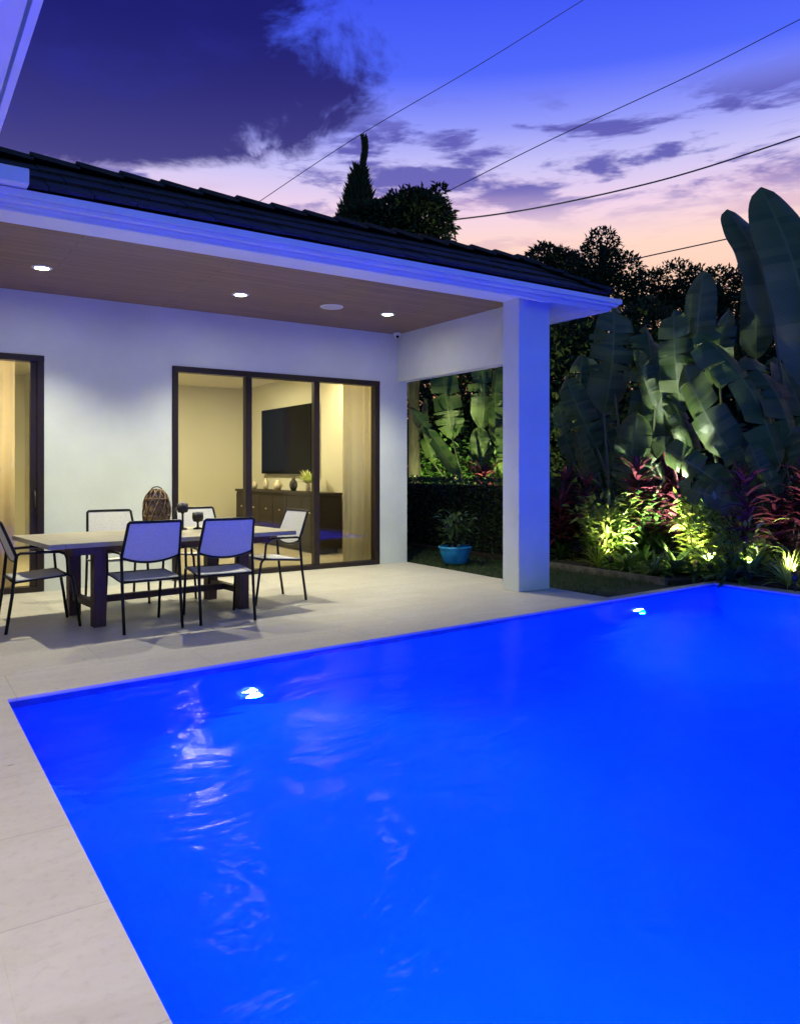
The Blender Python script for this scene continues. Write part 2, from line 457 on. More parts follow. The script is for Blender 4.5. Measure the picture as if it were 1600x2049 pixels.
# lawn / ground sheet with the opening for the pool
g = MB(); BIG = 900
zz = -.03
for q in ([(-BIG, PY0 - .1, zz), (PX0 - .1, PY0 - .1, zz), (PX0 - .1, A[1] + .1, zz), (-BIG, A[1] + .1, zz)],
          [(PX1 + .1, PY0 - .1, zz), (BIG, PY0 - .1, zz), (BIG, B[1] + .1, zz), (PX1 + .1, B[1] + .1, zz)],
          [(-BIG, -BIG, zz), (BIG, -BIG, zz), (BIG, PY0 - .1, zz), (-BIG, PY0 - .1, zz)],
          [(-BIG, A[1] + .1, zz), (PX0 - .1, A[1] + .1, zz), (PX1 + .1, B[1] + .1, zz), (BIG, B[1] + .1, zz), (BIG, BIG, zz), (-BIG, BIG, zz)]):
    g.face(q)
M_lawn = material('lawn_soil', (.020, .035, .012, 1), .95, noise_scale=6, var=.25, bump=.8, bump_scale=60)
tag(g.build('ground', M_lawn), kind='structure')

XO = 6.06                                      # outer edge of the covered patio
dk = MB()
CW = .30                                        # coping width
dk.prism([(-3.2, PY0 - 2), (PX0 - CW, PY0 - 2), (PX0 - CW, A[1] + CW), (XO, far_y(XO) + CW), (XO, 9.1), (-3.2, 9.1)], -.08, 0)
tag(dk.build('patio_deck', M_deck), kind='structure')
cp = MB()
def strip(p, q, off0, off1, z0, z1):            # band between two outlines
    pass
cp.prism([(PX0 - CW, PY0 - CW), (PX0, PY0), A, (A[0] - CW, A[1] + CW)], -.026, .002)
cp.prism([A, B, (B[0] + CW, B[1] + .12), (XO + .0, far_y(XO) + .12), (XO, far_y(XO) + CW), (A[0] - CW, A[1] + CW)], -.026, .002)
cp.prism([B, C_, (C_[0] + .2, C_[1] - CW), (B[0] + .2, B[1] + .115)], -.026, .0022)
cp.prism([C_, D_, (D_[0] - CW + .003, D_[1] - CW), (C_[0] + .2, C_[1] - CW)], -.026, .0022)
tag(cp.build('pool_coping', M_deck), kind='structure')
pb = MB(); DZ = -1.45
P4 = [D_, C_, B, A]
for i in range(4):
    p, q = P4[i], P4[(i + 1) % 4]
    pb.face([(p[0], p[1], DZ + .75), (q[0], q[1], DZ + .75), (q[0], q[1], -.16), (p[0], p[1], -.16)])
ctr = Vector((4.2, 1.0, 0)); NC = 10; rc = .75
prev = None
for k in range(NC + 1):
    a = math.pi / 2 * k / NC; ins = rc * (1 - math.cos(a)); z = DZ + rc - rc * math.sin(a)
    loop = [(D_[0] + ins, D_[1] + ins, z), (C_[0] - ins, C_[1] + ins, z), (B[0] - ins, far_y(B[0] - ins) - ins, z), (A[0] + ins, far_y(A[0] + ins) - ins, z)]
    if prev:
        for i in range(4):
            j = (i + 1) % 4; pb.face([loop[i], loop[j], prev[j], prev[i]])
    prev = loop
pb.face(prev)
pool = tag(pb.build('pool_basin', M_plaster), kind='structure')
tl = MB()
for i in range(4):
    p, q = P4[i], P4[(i + 1) % 4]
    tl.face([(p[0], p[1], -.16), (q[0], q[1], -.16), (q[0], q[1], -.0262), (p[0], p[1], -.0262)])
tag(tl.build('waterline_tiles', M_tile), kind='structure')
wt = MB().face([(p[0], p[1], WZ) for p in P4])
tag(wt.build('pool_water', M_water), kind='structure')

# pool lamps: white round fixtures in the walls, blue light
BLUE = (0.0, .036, 1.0)
def pool_lamp(x, y, z, rz, power, label, size=.3):
    t = empty('pool_light', (x, y, z), rz, label=label, cat='pool light', group='round lamps in the pool walls')
    m = MB(); m.lathe([(0, .012), (.045, .012), (.048, .0)], seg=20); l = m.build('lens', E_pool, t)
    m = MB(); m.lathe([(.048, 0), (.052, .014), (.070, .01), (.074, 0)], seg=24); r_ = m.build('trim_ring', M_trim, t)
    for o in (l, r_): o.rotation_euler = (R(-90), 0, 0)     # the lathe axis turned to local +Y
    lamp('lamp', 'AREA', (0, .03, 0), power, BLUE, t, shape='DISK', size=.08, rot=(R(90), 0, R(0)))
    t.children[-1].rotation_euler = (R(90), 0, R(180))
    return t
pool_lamp(2.05, far_y(2.05) - .01, -.74, R(180) + math.atan(.46 / 7.31), 600, 'lit white underwater lamp in the pool wall below the dining table')
pool_lamp(6.42, far_y(6.42) - .01, -.72, R(180) + math.atan(.46 / 7.31), 320, 'lit white underwater lamp in the pool wall near the far corner')
pool_lamp(PX0 + .01, .9, -.74, R(-90), 1150, 'underwater lamp in the left pool wall')
pool_lamp(4.2, PY0 + .01, -.74, R(0), 20, 'underwater lamp in the near pool wall')

# ================================================================== HOUSE
YW = 8.90; ZC = 3.19; XI = 5.55; YC0, YC1 = 6.04, 6.30
house = empty('house', (0, YW, 0), label='white stucco house with a wood-ceilinged covered patio and dark tile roof', cat='house')
def hp(m, name, mat, **k):
    o = m.build(name, mat, None, **k); o.parent = house; o.matrix_parent_inverse = Matrix.Translation((0, -YW, 0)); return o
WT = .2
HX0 = -3.3
# back wall with two door openings
DA = (-1.2, 1.37); DB = (2.74, 5.60); DH = 2.52
wl = MB()
wl.box(HX0, DA[0], YW, YW + WT, 0, 3.4)
wl.box(DA[1], DB[0], YW, YW + WT, 0, 3.4)
wl.box(DB[1], XO, YW, YW + WT, 0, 3.4)
wl.box(DA[0], DA[1], YW, YW + WT, DH, 3.4)
wl.box(DB[0], DB[1], YW, YW + WT, DH, 3.4)
wl.box(XO - .2, XO, YW + WT, 15, 0, 3.2)         # side wall of the rooms
hp(wl, 'wall', M_wall)
lw = MB().box(HX0 - .2, HX0, -2, 15, 0, 3.2); hp(lw, 'wall', M_wall)
hp(MB().box(-.6 - .2, -.6, -4, 1.0, 0, 3.12), 'wall', M_wall)
# side beam over the opening, column, front beam
hp(MB().box(5.90, XO - .002, YC1 + .002, YW - .002, 2.53, 3.4), 'beam', M_wall)
hp(MB().box(XI, 6.0, YC0, YC1, 0, 3.125), 'column', M_wall, bevel=.006)
# ceiling of planks
hp(MB().box(HX0, 5.898, YC1 + .002, YW - .002, ZC, ZC + .03), 'ceiling', M_soffit)
# front fascia: stepped profile
fa = MB()
EX = 6.85; EY = 5.76                            # outer corner of the eave
def ring(off, z0, z1, th):                      # one moulding course around front and right side, mitred
    x1, y0 = EX - off, EY + off
    x2, y2 = x1 - th, y0 + th
    fa.prism([(.52, y0), (x1, y0), (x1, 15), (x2, 15), (x2, y2), (.52, y2)], z0, z1)
ring(0.0, 3.165, 3.215, .12)
ring(.03, 3.135, 3.163, .10)
ring(.085, 3.105, 3.1335, .08)
ring(.10, 3.085, 3.1035, .055)
fa.box(.52, EX - .18, EY + .14, 6.299, 3.127, 3.161)
fa.box(6.0, EX - .16, 6.30, 15, 3.128, 3.16)
hp(fa, 'fascia', M_trim)
fb = MB().box(.5, 5.9, 6.05, 6.30, 3.16, 3.4); hp(fb, 'beam', M_wall)
# gutter box at the valley
gb = MB().box(.40, .78, 5.66, 5.86, 3.222, 3.33); hp(gb, 'gutter_box', M_trim, bevel=.006)
# left wing eave
we = MB()
WXE = .50
we.box(WXE - .035, WXE, -5, 5.76, 3.14, 3.215)
we.box(WXE - .21, WXE - .060, -5, 5.76, 3.11, 3.215)
hp(we, 'fascia', M_trim)
hp(MB().box(HX0, WXE - .213, -5, 6.3, 3.10, 3.128), 'soffit', M_trim)
# roof: steep tiled skirt, low slope behind
rf = MB()
RX, RY, RZ0, SD, SS = 6.66, 5.82, 3.20, .66, .60
def roofpt(x, y, z): return (x, y, z)
zr = 3.235 + SD * SS
lowz = zr + .25 * 3
for pts in ([(.3, RY, 3.22), (RX, RY, 3.22), (RX - SD, RY + SD, zr - .04), (.3 - .0, RY + SD, zr - .04)],
            [(RX, RY, 3.22), (RX, 15, 3.22), (RX - SD, 15, zr - .04), (RX - SD, RY + SD, zr - .04)],
            [(-3, RY + SD, zr - .04), (RX - SD, RY + SD, zr - .04), (RX - SD - 3, RY + SD + 4, lowz - .1), (-3, RY + SD + 4, lowz - .1)],
            [(RX - SD, RY + SD, zr - .04), (RX - SD, 15, zr - .04), (RX - SD - 3, 15, lowz - .1), (RX - SD - 3, RY + SD + 4, lowz - .1)],
            [(-3, RY + SD + 4, lowz - .1), (RX - SD - 3, RY + SD + 4, lowz - .1), (RX - SD - 3, 15, lowz - .1), (-3, 15, lowz - .1)],
            [(.3, -5, 3.22), (.3, RY, 3.22), (-.6, RY + SD, zr), (-.6, -5, zr)],
            [(-.6, -5, zr), (-.6, RY + SD, zr), (-3.5, RY + SD, zr + .2), (-3.5, -5, zr + .2)]):
    rf.face(pts)
roof = hp(rf, 'roof', M_roof)
ti = MB(); ang = math.atan(SS)
sl = SD / math.cos(ang)
nc = 3
for c in range(nc):                              # courses on the front skirt
    s0 = c * sl / nc; x = .32 + (.15 if c % 2 else 0)
    while x < RX - s0 * math.cos(ang) - .12:
        wd = .30; L = sl / nc + .07
        cx_ = x + wd / 2; cs = s0 + L / 2 - .03
        mt = Matrix.Rotation(ang, 3, 'X') @ Matrix.Rotation(R(-4 + random.uniform(-.8, .8)), 3, 'X')
        ti.obox((cx_, RY - .02 + cs * math.cos(ang), 3.235 + cs * math.sin(ang) + .025 + random.uniform(-.004, .004)), (wd - .008, L, .028), mt)
        x += wd
for c in range(nc):                              # side skirt
    s0 = c * sl / nc; y = RY + s0 * math.cos(ang) + .1
    while y < 12:
        L = sl / nc + .07; cs = s0 + L / 2 - .03
        mt = Matrix.Rotation(R(90), 3, 'Z') @ Matrix.Rotation(ang - R(4), 3, 'X')
        ti.obox((RX + .02 - cs * math.cos(ang), y + .15, 3.235 + cs * math.sin(ang) + .025), (.292, L, .028), mt)
        y += .30
x = -.1
while x < RX - SD - .05:                         # caps along the top edge, each stepping over the next
    mt = Matrix.Rotation(R(5 + random.uniform(-1, 1)), 3, 'Y')
    ti.obox((x + .17, RY + SD + .02, zr + .055), (.36, .26, .035), mt)
    x += .33
hv = Vector((-1, 1, SS)).normalized(); hl = SD * math.sqrt(2 + SS * SS); s_ = .12
while s_ < hl:                                   # hip caps
    p = Vector((RX, RY, 3.25)) + hv * s_
    X_ = hv; Y_ = Vector((1, 1, 0)).normalized(); Z_ = X_.cross(Y_)
    if Z_.z < 0: Z_ = -Z_
    ti.obox(p + Z_ * .05, (.30, .2, .03), Matrix((X_, Y_, Z_)).transposed() @ Matrix.Rotation(R(5), 3, 'Y'))
    s_ += .26
to = ti.build('roof_tiles', M_roof); to.parent = roof

# doors ------------------------------------------------------------
def door(x0, x1, mulls, panes, handle=None, label=None):
    fr = MB(); d0, d1 = YW - .02, YW + .11
    fw = .07
    fr.box(x0, x1, d0, d1, DH - fw, DH - .002)
    fr.box(x0 + .002, x0 + fw, d0 + .002, d1, .002, DH - fw)
    fr.box(x1 - fw, x1 - .002, d0 + .002, d1, .002, DH - fw)
    fr.box(x0 + fw, x1 - fw, d0 + .002, d1, .002, .06)
    for k, (a, b) in enumerate(mulls):
        fr.box(a, b, d0 + .02, d1 - .01 - .02 * (k % 2), .06, DH - fw)
    f = hp(fr, 'door_frame', M_frame, bevel=.003)
    for k, (a, b, gm) in enumerate(panes):
        o = MB().box(a, b, YW + .03 + .025 * (k % 2), YW + .036 + .025 * (k % 2), .06, DH - fw).build('glass_pane', gm); o.parent = f
    if handle:
        h = MB(); h.tube([(handle, d0, 1.08), (handle, d0 - .05, 1.06), (handle, d0 - .06, .98), (handle, d0 - .05, .90), (handle, d0, .88)], .011, 8)
        o = h.build('handle', M_iron, smooth=True); o.parent = f
    return f
door(*DB, [(3.655, 3.735), (4.60, 4.68)], [(2.81, 3.655, M_glass), (3.735, 4.60, M_glass), (4.68, 5.53, M_glass)])
door(*DA, [(.05, .13), (1.235, 1.298)], [(-1.13, .05, M_glass), (.13, 1.235, M_glass)], 1.27)

# rooms --------------------------------------------------------------
rm = MB()
RB = 14.3
rm.face([(HX0, YW + WT, .004), (XO - .2, YW + WT, .004), (XO - .2, RB, .004), (HX0, RB, .004)])
hp(rm, 'interior_floor', M_floorin)
rm = MB()
rm.box(1.9, 2.0, YW + WT, RB, .005, 2.9)          # partition between the two rooms
rm.box(HX0, XO - .2, RB, RB + .1, .005, 2.9)
rm.box(XO - .222, XO - .202, YW + WT + .002, RB - .002, .005, 2.9)
hp(rm, 'interior_wall', M_inwall)
hp(MB().box(HX0, XO - .2, YW + WT, RB + .1, 2.9, 2.95), 'interior_ceiling', M_ceilin)
def inlight(x, y, p, col=(1, .86, .55), label=''):
    t = empty('ceiling_lamp', (x, y, 2.89), label=label, cat='ceiling lamp', group='ceiling lamps inside the rooms')
    MB().lathe([(0, -.004), (.09, -.004)], seg=20).build('diffuser', E_in, t)
    MB().lathe([(.09, -.004), (.1, -.012), (.115, 0)], seg=20).build('rim', M_trim, t)
    lamp('lamp', 'AREA', (0, 0, -.03), p, col, t, shape='DISK', size=.35)
inlight(4.2, 12.0, 105, label='round ceiling lamp inside the room with the television')
inlight(5.25, 10.1, 40, (1, .78, .45), label='round ceiling lamp inside near the curtain by the sliding door')
inlight(.9, 10.4, 130, (1, .84, .52), label='round ceiling lamp inside the room at the left')

# ================================================================== LIGHTS ON THE PATIO CEILING
def downlight(x, y, z, label, power, first=[None], spot=R(114), on=True):
    if first[0] is None:
        t = empty('recessed_downlight', (x, y, z), label=label, cat='downlight', group='round recessed lamps in the patio ceiling')
        MB().lathe([(0, -.003), (.058, -.003)], seg=24).build('lens', E_down, t)
        MB().lathe([(.058, -.002), (.064, -.010), (.088, -.006), (.092, 0)], seg=28).build('trim_ring', M_trim, t, smooth=True)
        lamp('lamp', 'SPOT', (0, 0, -.02), power, (1, .95, .66), t, spot_size=spot, spot_blend=.9, shadow_soft_size=.025)
        first[0] = t
    else:
        t = copy_tree(first[0]); t.location = (x, y, z); t['label'] = label
    return t
downlight(1.18, 7.79, ZC, 'lit recessed downlight in the wood ceiling, leftmost, above the left end of the table', 280)
downlight(3.14, 7.80, ZC, 'lit recessed downlight in the wood ceiling above the left edge of the wide sliding door', 280)
downlight(5.02, 7.79, ZC, 'lit recessed downlight in the wood ceiling just right of the flat round speaker', 280)
for (x, y) in ((-.25, 1.2), (-.25, 3.6)):
    t = empty('recessed_downlight', (x, y, 3.10), label='recessed downlight in the white eave soffit over the poolside deck', cat='downlight', group='recessed lamps in the left eave')
    MB().lathe([(0, -.003), (.058, -.003)], seg=24).build('lens', E_down, t)
    MB().lathe([(.058, -.002), (.064, -.010), (.088, -.006), (.092, 0)], seg=28).build('trim_ring', M_trim, t, smooth=True)
    lamp('lamp', 'SPOT', (0, 0, -.02), 230, (1, .88, .64), t, spot_size=R(105), spot_blend=.7, shadow_soft_size=.05)
sp = empty('ceiling_speaker', (4.25, 7.79, ZC), label='flat white round speaker cover in the wood ceiling', cat='speaker')
MB().lathe([(.115, 0), (.118, -.008), (.125, -.010), (.132, -.006), (.134, 0)], seg=32).build('rim', M_trim, sp, smooth=True)
MB().lathe([(0, -.006), (.115, -.006)], seg=32).build('grille', material('speaker_mesh', (.6, .6, .6, 1), .7, noise_scale=300, var=.1), sp)
sc = empty('security_camera', (5.83, 8.80, ZC), label='small white dome camera with dark lens in the ceiling corner', cat='security camera')
MB().lathe([(.055, 0), (.055, -.02), (.05, -.03)], seg=20).build('housing', M_trim, sc, smooth=True)
MB().lathe([(.045, -.03), (.04, -.055), (.025, -.072), (0, -.078)], seg=20).build('body', M_trim, sc, smooth=True)
l = MB().lathe([(0, .02), (.018, .018), (.02, 0)], seg=14).build('lens', M_tv, sc); l.location = (-.02, -.035, -.055); l.rotation_euler = (R(110), 0, R(-25))

# ================================================================== TABLE AND CHAIRS
RT_ = R(6.0)
TB = Vector((2.06, 7.06, 0))
tb = empty('dining_table', TB, RT_, label='rectangular outdoor dining table with pale weathered top and dark wood legs', cat='table')
TL, TWd, TH = 2.22, 1.14, .72
m = MB()
for k in range(6):
    y0 = -TWd / 2 + k * TWd / 6
    m.box(-TL / 2 + .12, TL / 2 - .12, y0 + .002, y0 + TWd / 6 - .002, TH - .038, TH)
for s_ in (-1, 1):
    m.box(min(s_ * TL / 2, s_ * (TL / 2 - .118)), max(s_ * TL / 2, s_ * (TL / 2 - .118)), -TWd / 2, TWd / 2, TH - .040, TH + .001)
m.build('tabletop', M_tablewood, tb, bevel=.004)
m = MB()
m.box(-.86, .86, -.44, -.41, TH - .11, TH - .041); m.box(-.86, .86, .41, .44, TH - .11, TH - .041)
m.box(-.90, -.862, -.44, .44, TH - .11, TH - .041); m.box(.862, .90, -.44, .44, TH - .11, TH - .041)
m.build('apron', M_legwood, tb)
for sx in (-1, 1):
    for sy in (-1, 1):
        m = MB(); m.box(sx * .66 - .05, sx * .66 + .05, sy * .33 - .05, sy * .33 + .05, 0, TH - .042)
        m.build('leg', M_legwood, tb, bevel=.004)
    m = MB(); m.box(sx * .66 - .03, sx * .66 + .03, -.278, .278, .14, .20); m.build('stretcher', M_legwood, tb, bevel=.003)
m = MB(); m.box(-.628, .628, -.03, .03, .142, .198); m.build('stretcher', M_legwood, tb, bevel=.003)

def make_chair(label):
    t = empty('patio_chair', (0, 0, 0), label=label, cat='chair', group='sling chairs around the dining table')
    w_ = .235; r_ = .0125
    for s in (-1, 1):
        m = MB(); m.tube([(s * w_, -.27, 0), (s * w_, -.225, .30), (s * w_, -.195, .615)], r_ * 1.05, 8); m.build('leg', M_metal, t, smooth=True)
        m = MB(); m.tube([(s * (w_ - .005), .285, 0), (s * (w_ - .005), .25, .25), (s * (w_ - .005), .225, .405), (s * (w_ - .005), .205, .43)], r_, 8); m.build('leg', M_metal, t, smooth=True)
        m = MB(); m.tube([(s * w_, -.20, .612), (s * w_, -.17, .632), (s * (w_ + .012), .0, .635), (s * (w_ + .012), .12, .63), (s * (w_ + .010), .165, .61), (s * (w_ + .006), .18, .57), (s * w_, .19, .44)], r_ * .9, 8)
        m.build('armrest', M_metal, t, smooth=True)
    m = MB()
    for s in (-1, 1):
        m.tube([(s * (w_ - .005), .205, .430), (s * (w_ - .005), .18, .436), (s * (w_ - .005), -.215, .405)], r_ * .95, 8)
    m.tube([(-w_ + .005, .195, .432), (w_ - .005, .195, .432)], r_ * .85, 8)
    m.tube([(-w_, -.21, .405), (w_, -.21, .405)], r_ * .85, 8)
    m.build('seat_frame', M_metal, t, smooth=True)
    # seat sling, slightly dished
    nx, ny = 6, 8; m = MB()
    for lay in (0, 1):
        for j in range(ny + 1):
            v = j / ny; y = -.20 + .405 * v
            for i in range(nx + 1):
                u = i / nx * 2 - 1
                z = .405 + (y + .215) * .078 + .012 - .018 * (1 - u * u) * math.sin(math.pi * min(1, v * 1.05)) - lay * .012
                if v > .85: z -= (v - .85) * .12
                m.v.append((u * (w_ + .004), y, z))
    W_ = nx + 1; L0 = W_ * (ny + 1)
    for j in range(ny):
        for i in range(nx):
            a = j * W_ + i
            m.f.append((a, a + 1, a + W_ + 1, a + W_)); m.f.append((L0 + a, L0 + a + W_, L0 + a + W_ + 1, L0 + a + 1))
    rim = [i for i in range(W_)] + [j * W_ + nx for j in range(1, ny + 1)] + [ny * W_ + i for i in range(nx - 1, -1, -1)] + [j * W_ for j in range(ny - 1, 0, -1)]
    for q in range(len(rim)):
        a, b = rim[q], rim[(q + 1) % len(rim)]
        m.f.append((b, a, L0 + a, L0 + b))
    m.build('seat', M_sling, t, smooth=True)
    # back: trapezoid with sagging lower rail
    def bp(u, z):                               # u -1..1, z height on the leaning plane
        k = (z - .60) / .28
        return (u * (w_ * (1 - .10 * k)), -.192 - .11 * k - .012 * (1 - u * u), z)
    m = MB(); top = .885
    loop = [bp(-1, .60), bp(-1, .70), bp(-1, .80), bp(-1, top - .012), bp(-.95, top)] + [bp(u / 5, top) for u in range(-4, 5)] + [bp(.95, top), bp(1, top - .012), bp(1, .80), bp(1, .70), bp(1, .60)]
    low = [bp(u / 6, .60 - .048 * (1 - (u / 6) ** 2)) for u in range(-6, 7)]
    m.tube(loop, .0125, 8); m.tube(low, .0115, 8)
    m.build('back_frame', M_metal, t, smooth=True)
    m = MB(); nr = 8
    for lay in (0, 1):
        for j in range(nr + 1):
            for i in range(13):
                u = (i / 6) - 1; zlo = .60 - .048 * (1 - u * u)
                z = zlo + (top - zlo) * j / nr
                p = bp(u * .98, z); m.v.append((p[0], p[1] + (.004 if lay else -.004), p[2]))
    for j in range(nr):
        for i in range(12):
            a = j * 13 + i; b = a + 13 * (nr + 1)
            m.f.append((a, a + 1, a + 14, a + 13)); m.f.append((b, b + 13, b + 14, b + 1))
    m.build('back_sling', M_sling, t, smooth=True)
    return t
ch = make_chair('left of the two sling chairs with their backs to the pool')
ch.location = (1.75, 6.47, 0); ch.rotation_euler = (0, 0, R(3))
def chair(x, y, rz, label):
    c = copy_tree(ch); c.location = (x, y, 0); c.rotation_euler = (0, 0, R(rz)); c['label'] = label; return c
chair(2.40, 6.46, -3, 'right of the two sling chairs with their backs to the pool')
chair(1.02, 6.97, -88, 'sling chair seen from the side at the left end of the table')
chair(3.17, 7.08, 94, 'white sling chair standing at the right end of the table before the glass door')
chair(1.86, 7.80, 181, 'white sling chair on the far side of the table against the blank wall')
chair(2.78, 7.86, 184, 'white sling chair on the far table side, behind the wicker lantern and candle holders')

# things on the table
def ttop(px, py): return at(px, py, Z=TH)
lt = empty('wicker_lantern', (2.13, 7.40, TH + .002), label='tall brown openwork wicker lantern standing on the table', cat='lantern')
prof = [(.07, 0), (.095, .03), (.118, .10), (.125, .18), (.118, .26), (.095, .33), (.06, .375), (.035, .39)]
m = MB()
def pr(t):
    k = t * (len(prof) - 1); i = min(int(k), len(prof) - 2); f = k - i
    return prof[i][0] * (1 - f) + prof[i + 1][0] * f, prof[i][1] * (1 - f) + prof[i + 1][1] * f
for k in range(16):
    for sg in (-1, 1):
        pts = []
        for j in range(15):
            t = j / 14; r_, z_ = pr(t); a = k * 2 * math.pi / 11 + sg * t * 1.9
            pts.append(((r_ + .003 * sg) * math.cos(a), (r_ + .003 * sg) * math.sin(a), z_))
        m.tube(pts, .0085, 5)
m.build('basket_weave', M_wicker, lt, smooth=True)
for (r_, z_) in ((.07, .004), (.122, .14), (.106, .30), (.037, .39)):
    m = MB(); m.tube([(r_ * math.cos(a * math.pi / 12), r_ * math.sin(a * math.pi / 12), z_) for a in range(25)], .008, 6); m.build('hoop', M_wicker, lt, smooth=True)
m = MB(); m.tube([(.05 * math.cos(a) * 1.0, 0, .385 + .03 * math.sin(a)) for a in [math.pi * k / 8 for k in range(9)]], .006, 6); m.build('handle', M_iron, lt, smooth=True)
m = MB(); m.lathe([(r_ * .86, z_ + .004) for (r_, z_) in prof], seg=24); m.build('liner', material('tan_liner', (.36, .24, .13, 1), .8, noise_scale=30, var=.3), lt, smooth=True)
m = MB(); m.lathe([(0, 0.003), (.035, .003), (.035, .15), (0, .15)], seg=16); m.build('candle', M_wax, lt)
for (x, y, hh, lab) in ((2.36, 7.33, .25, 'taller black iron cup holding a white candle on the table'), (2.50, 7.30, .16, 'shorter black iron cup with a pale candle beside the taller one')):
    t = empty('candle_holder', (x, y, TH + .002), label=lab, cat='candle holder', group='black candle holders on the table')
    MB().lathe([(0, 0), (.045, 0), (.045, .008), (.012, .02), (.010, hh - .10), (.02, hh - .09)], seg=16).build('foot', M_iron, t, smooth=True)
    MB().lathe([(0, hh - .09), (.045, hh - .085), (.055, hh - .05), (.05, hh), (.043, hh), (.045, hh - .05), (0, hh - .07)], seg=18).build('cup', M_iron, t, smooth=True)
    MB().lathe([(.0, hh - .06), (.028, hh - .06), (.028, hh + .012), (0, hh + .012)], seg=14).build('candle', M_wax, t)

# ================================================================== THINGS IN THE ROOMS
XT = XO - .24
tv = empty('television', (XT, 12.2, 1.4), label='large black flat television on the yellow wall inside', cat='television')
MB().box(-.06, -.02, -1.1, 1.08, -.17, 1.0).build('screen', M_tv, tv, bevel=.004)
MB().box(-.02, .016, -.2, .2, .1, .4).build('wall_bracket', M_iron, tv)
sb = empty('sideboard', (XT - .02, 11.9, .005), label='long dark low sideboard below the television', cat='sideboard')
MB().box(-.40, 0, -1.6, 1.7, .08, .90).build('cabinet', M_dark, sb, bevel=.004)
MB().box(-.425, .0, -1.62, 1.72, .902, .94).build('top', M_dark, sb, bevel=.003)
for k in range(6):
    y0 = -1.58 + k * .545
    o = MB().box(-.418, -.402, y0, y0 + .53, .12, .86).build('door', M_dark, sb, bevel=.003)
    MB().box(-.432, -.419, y0 + .23, y0 + .27, .62, .64).build('handle', M_brass, o)
MB().box(-.35, -.02, -1.5, 1.6, 0, .078).build('plinth', M_iron, sb)
random.seed(3)
ZT = .95
vs = [(5.55, 13.1, .16, .055, M_brass, 'small round cream vase at the far left of the sideboard top'), (5.55, 12.6, .20, .05, M_brass, 'cream vase second from the left on the sideboard'),
      (5.55, 12.1, .17, .08, M_brass, 'squat cream bowl vase on the middle of the sideboard'), (5.58, 11.55, .22, .07, M_iron, 'black vase on the sideboard under the television')]
for (x, y, h_, r_, mt, lab) in vs:
    t = MB().lathe([(0, 0), (r_ * .6, 0), (r_, h_ * .4), (r_ * .85, h_ * .7), (r_ * .4, h_ * .85), (r_ * .5, h_), (r_ * .4, h_), (r_ * .3, h_ * .8)], seg=18).build('vase', mt, smooth=True)
    t.location = (x, y, ZT); tag(t, lab, 'vase', 'vases on the sideboard')
fl = empty('flower_vase', (5.55, 10.95, ZT), label='vase of pale yellow-green flowers on the sideboard', cat='flowers')
MB().lathe([(0, 0), (.04, 0), (.05, .06), (.03, .12), (.035, .14)], seg=16).build('vase', M_brass, fl, smooth=True)
m = MB()
for k in range(60):
    a = random.uniform(0, 6.28); e = random.uniform(.3, 1.4)
    m.strap((0, 0, .12), (math.cos(a) * math.cos(e), math.sin(a) * math.cos(e), math.sin(e)), random.uniform(.14, .3), .05, .6, 4)
m.build('flowers', leaf_mat('pale_flower', (.5, .6, .15, 1), (.7, .75, .4, 1)), fl)
# curtains
def curtain(x0, y0, x1, y1, zt, label, mat=M_curtain, amp=.035, n=60):
    m = MB(); dx_, dy_ = x1 - x0, y1 - y0; L = math.hypot(dx_, dy_); nx_, ny_ = -dy_ / L, dx_ / L
    for i in range(n + 1):
        t = i / n; a = math.sin(t * L * 42 + math.sin(t * 9) * 1.5) * amp
        for z in (.02, zt * .5, zt):
            k = 1 if z < zt else .7
            m.v.append((x0 + dx_ * t + nx_ * a * k, y0 + dy_ * t + ny_ * a * k, z))
    for i in range(n):
        for j in range(2):
            a = i * 3 + j; m.f.append((a, a + 3, a + 4, a + 1))
    t = empty('curtain', (0, 0, 0), label=label, cat='curtain', group='curtains inside the sliding doors')
    o = m.build('cloth', mat, t, smooth=True)
    sd = o.modifiers.new('thick', 'SOLIDIFY'); sd.thickness = .004
    MB().tube([(x0, y0, zt + .02), (x1, y1, zt + .02)], .012, 8).build('rail', M_iron, t, smooth=True)
curtain(5.20, YW + .30, 5.74, YW + .30, 2.75, 'gathered beige curtain behind the right pane of the wide sliding door', n=90)
curtain(-1.1, YW + .28, 1.12, YW + .28, 2.75, 'beige curtain drawn behind the glass of the left sliding door', mat=leaf_mat('sheer_cloth', (.90, .82, .68, 1), (.86, .78, .64, 1), .9, .6, spec=.1), n=240)
cs = empty('wood_carving', (.62, YW + .55, .005), label='slim dark wooden carving standing behind the left door glass', cat='sculpture')
cs.location = (.80, 8.72, 0)
MB().lathe([(.0, 0), (.06, 0), (.06, .02), (.025, .05), (.022, .4), (.03, .7), (.022, .95), (.05, 1.03), (.055, 1.10), (.03, 1.13), (0, 1.13)], seg=10).build('figure', M_carved, cs, smooth=True)
MB().box(-.08, .08, -.08, .08, -.0, .015).build('base', M_iron, cs)

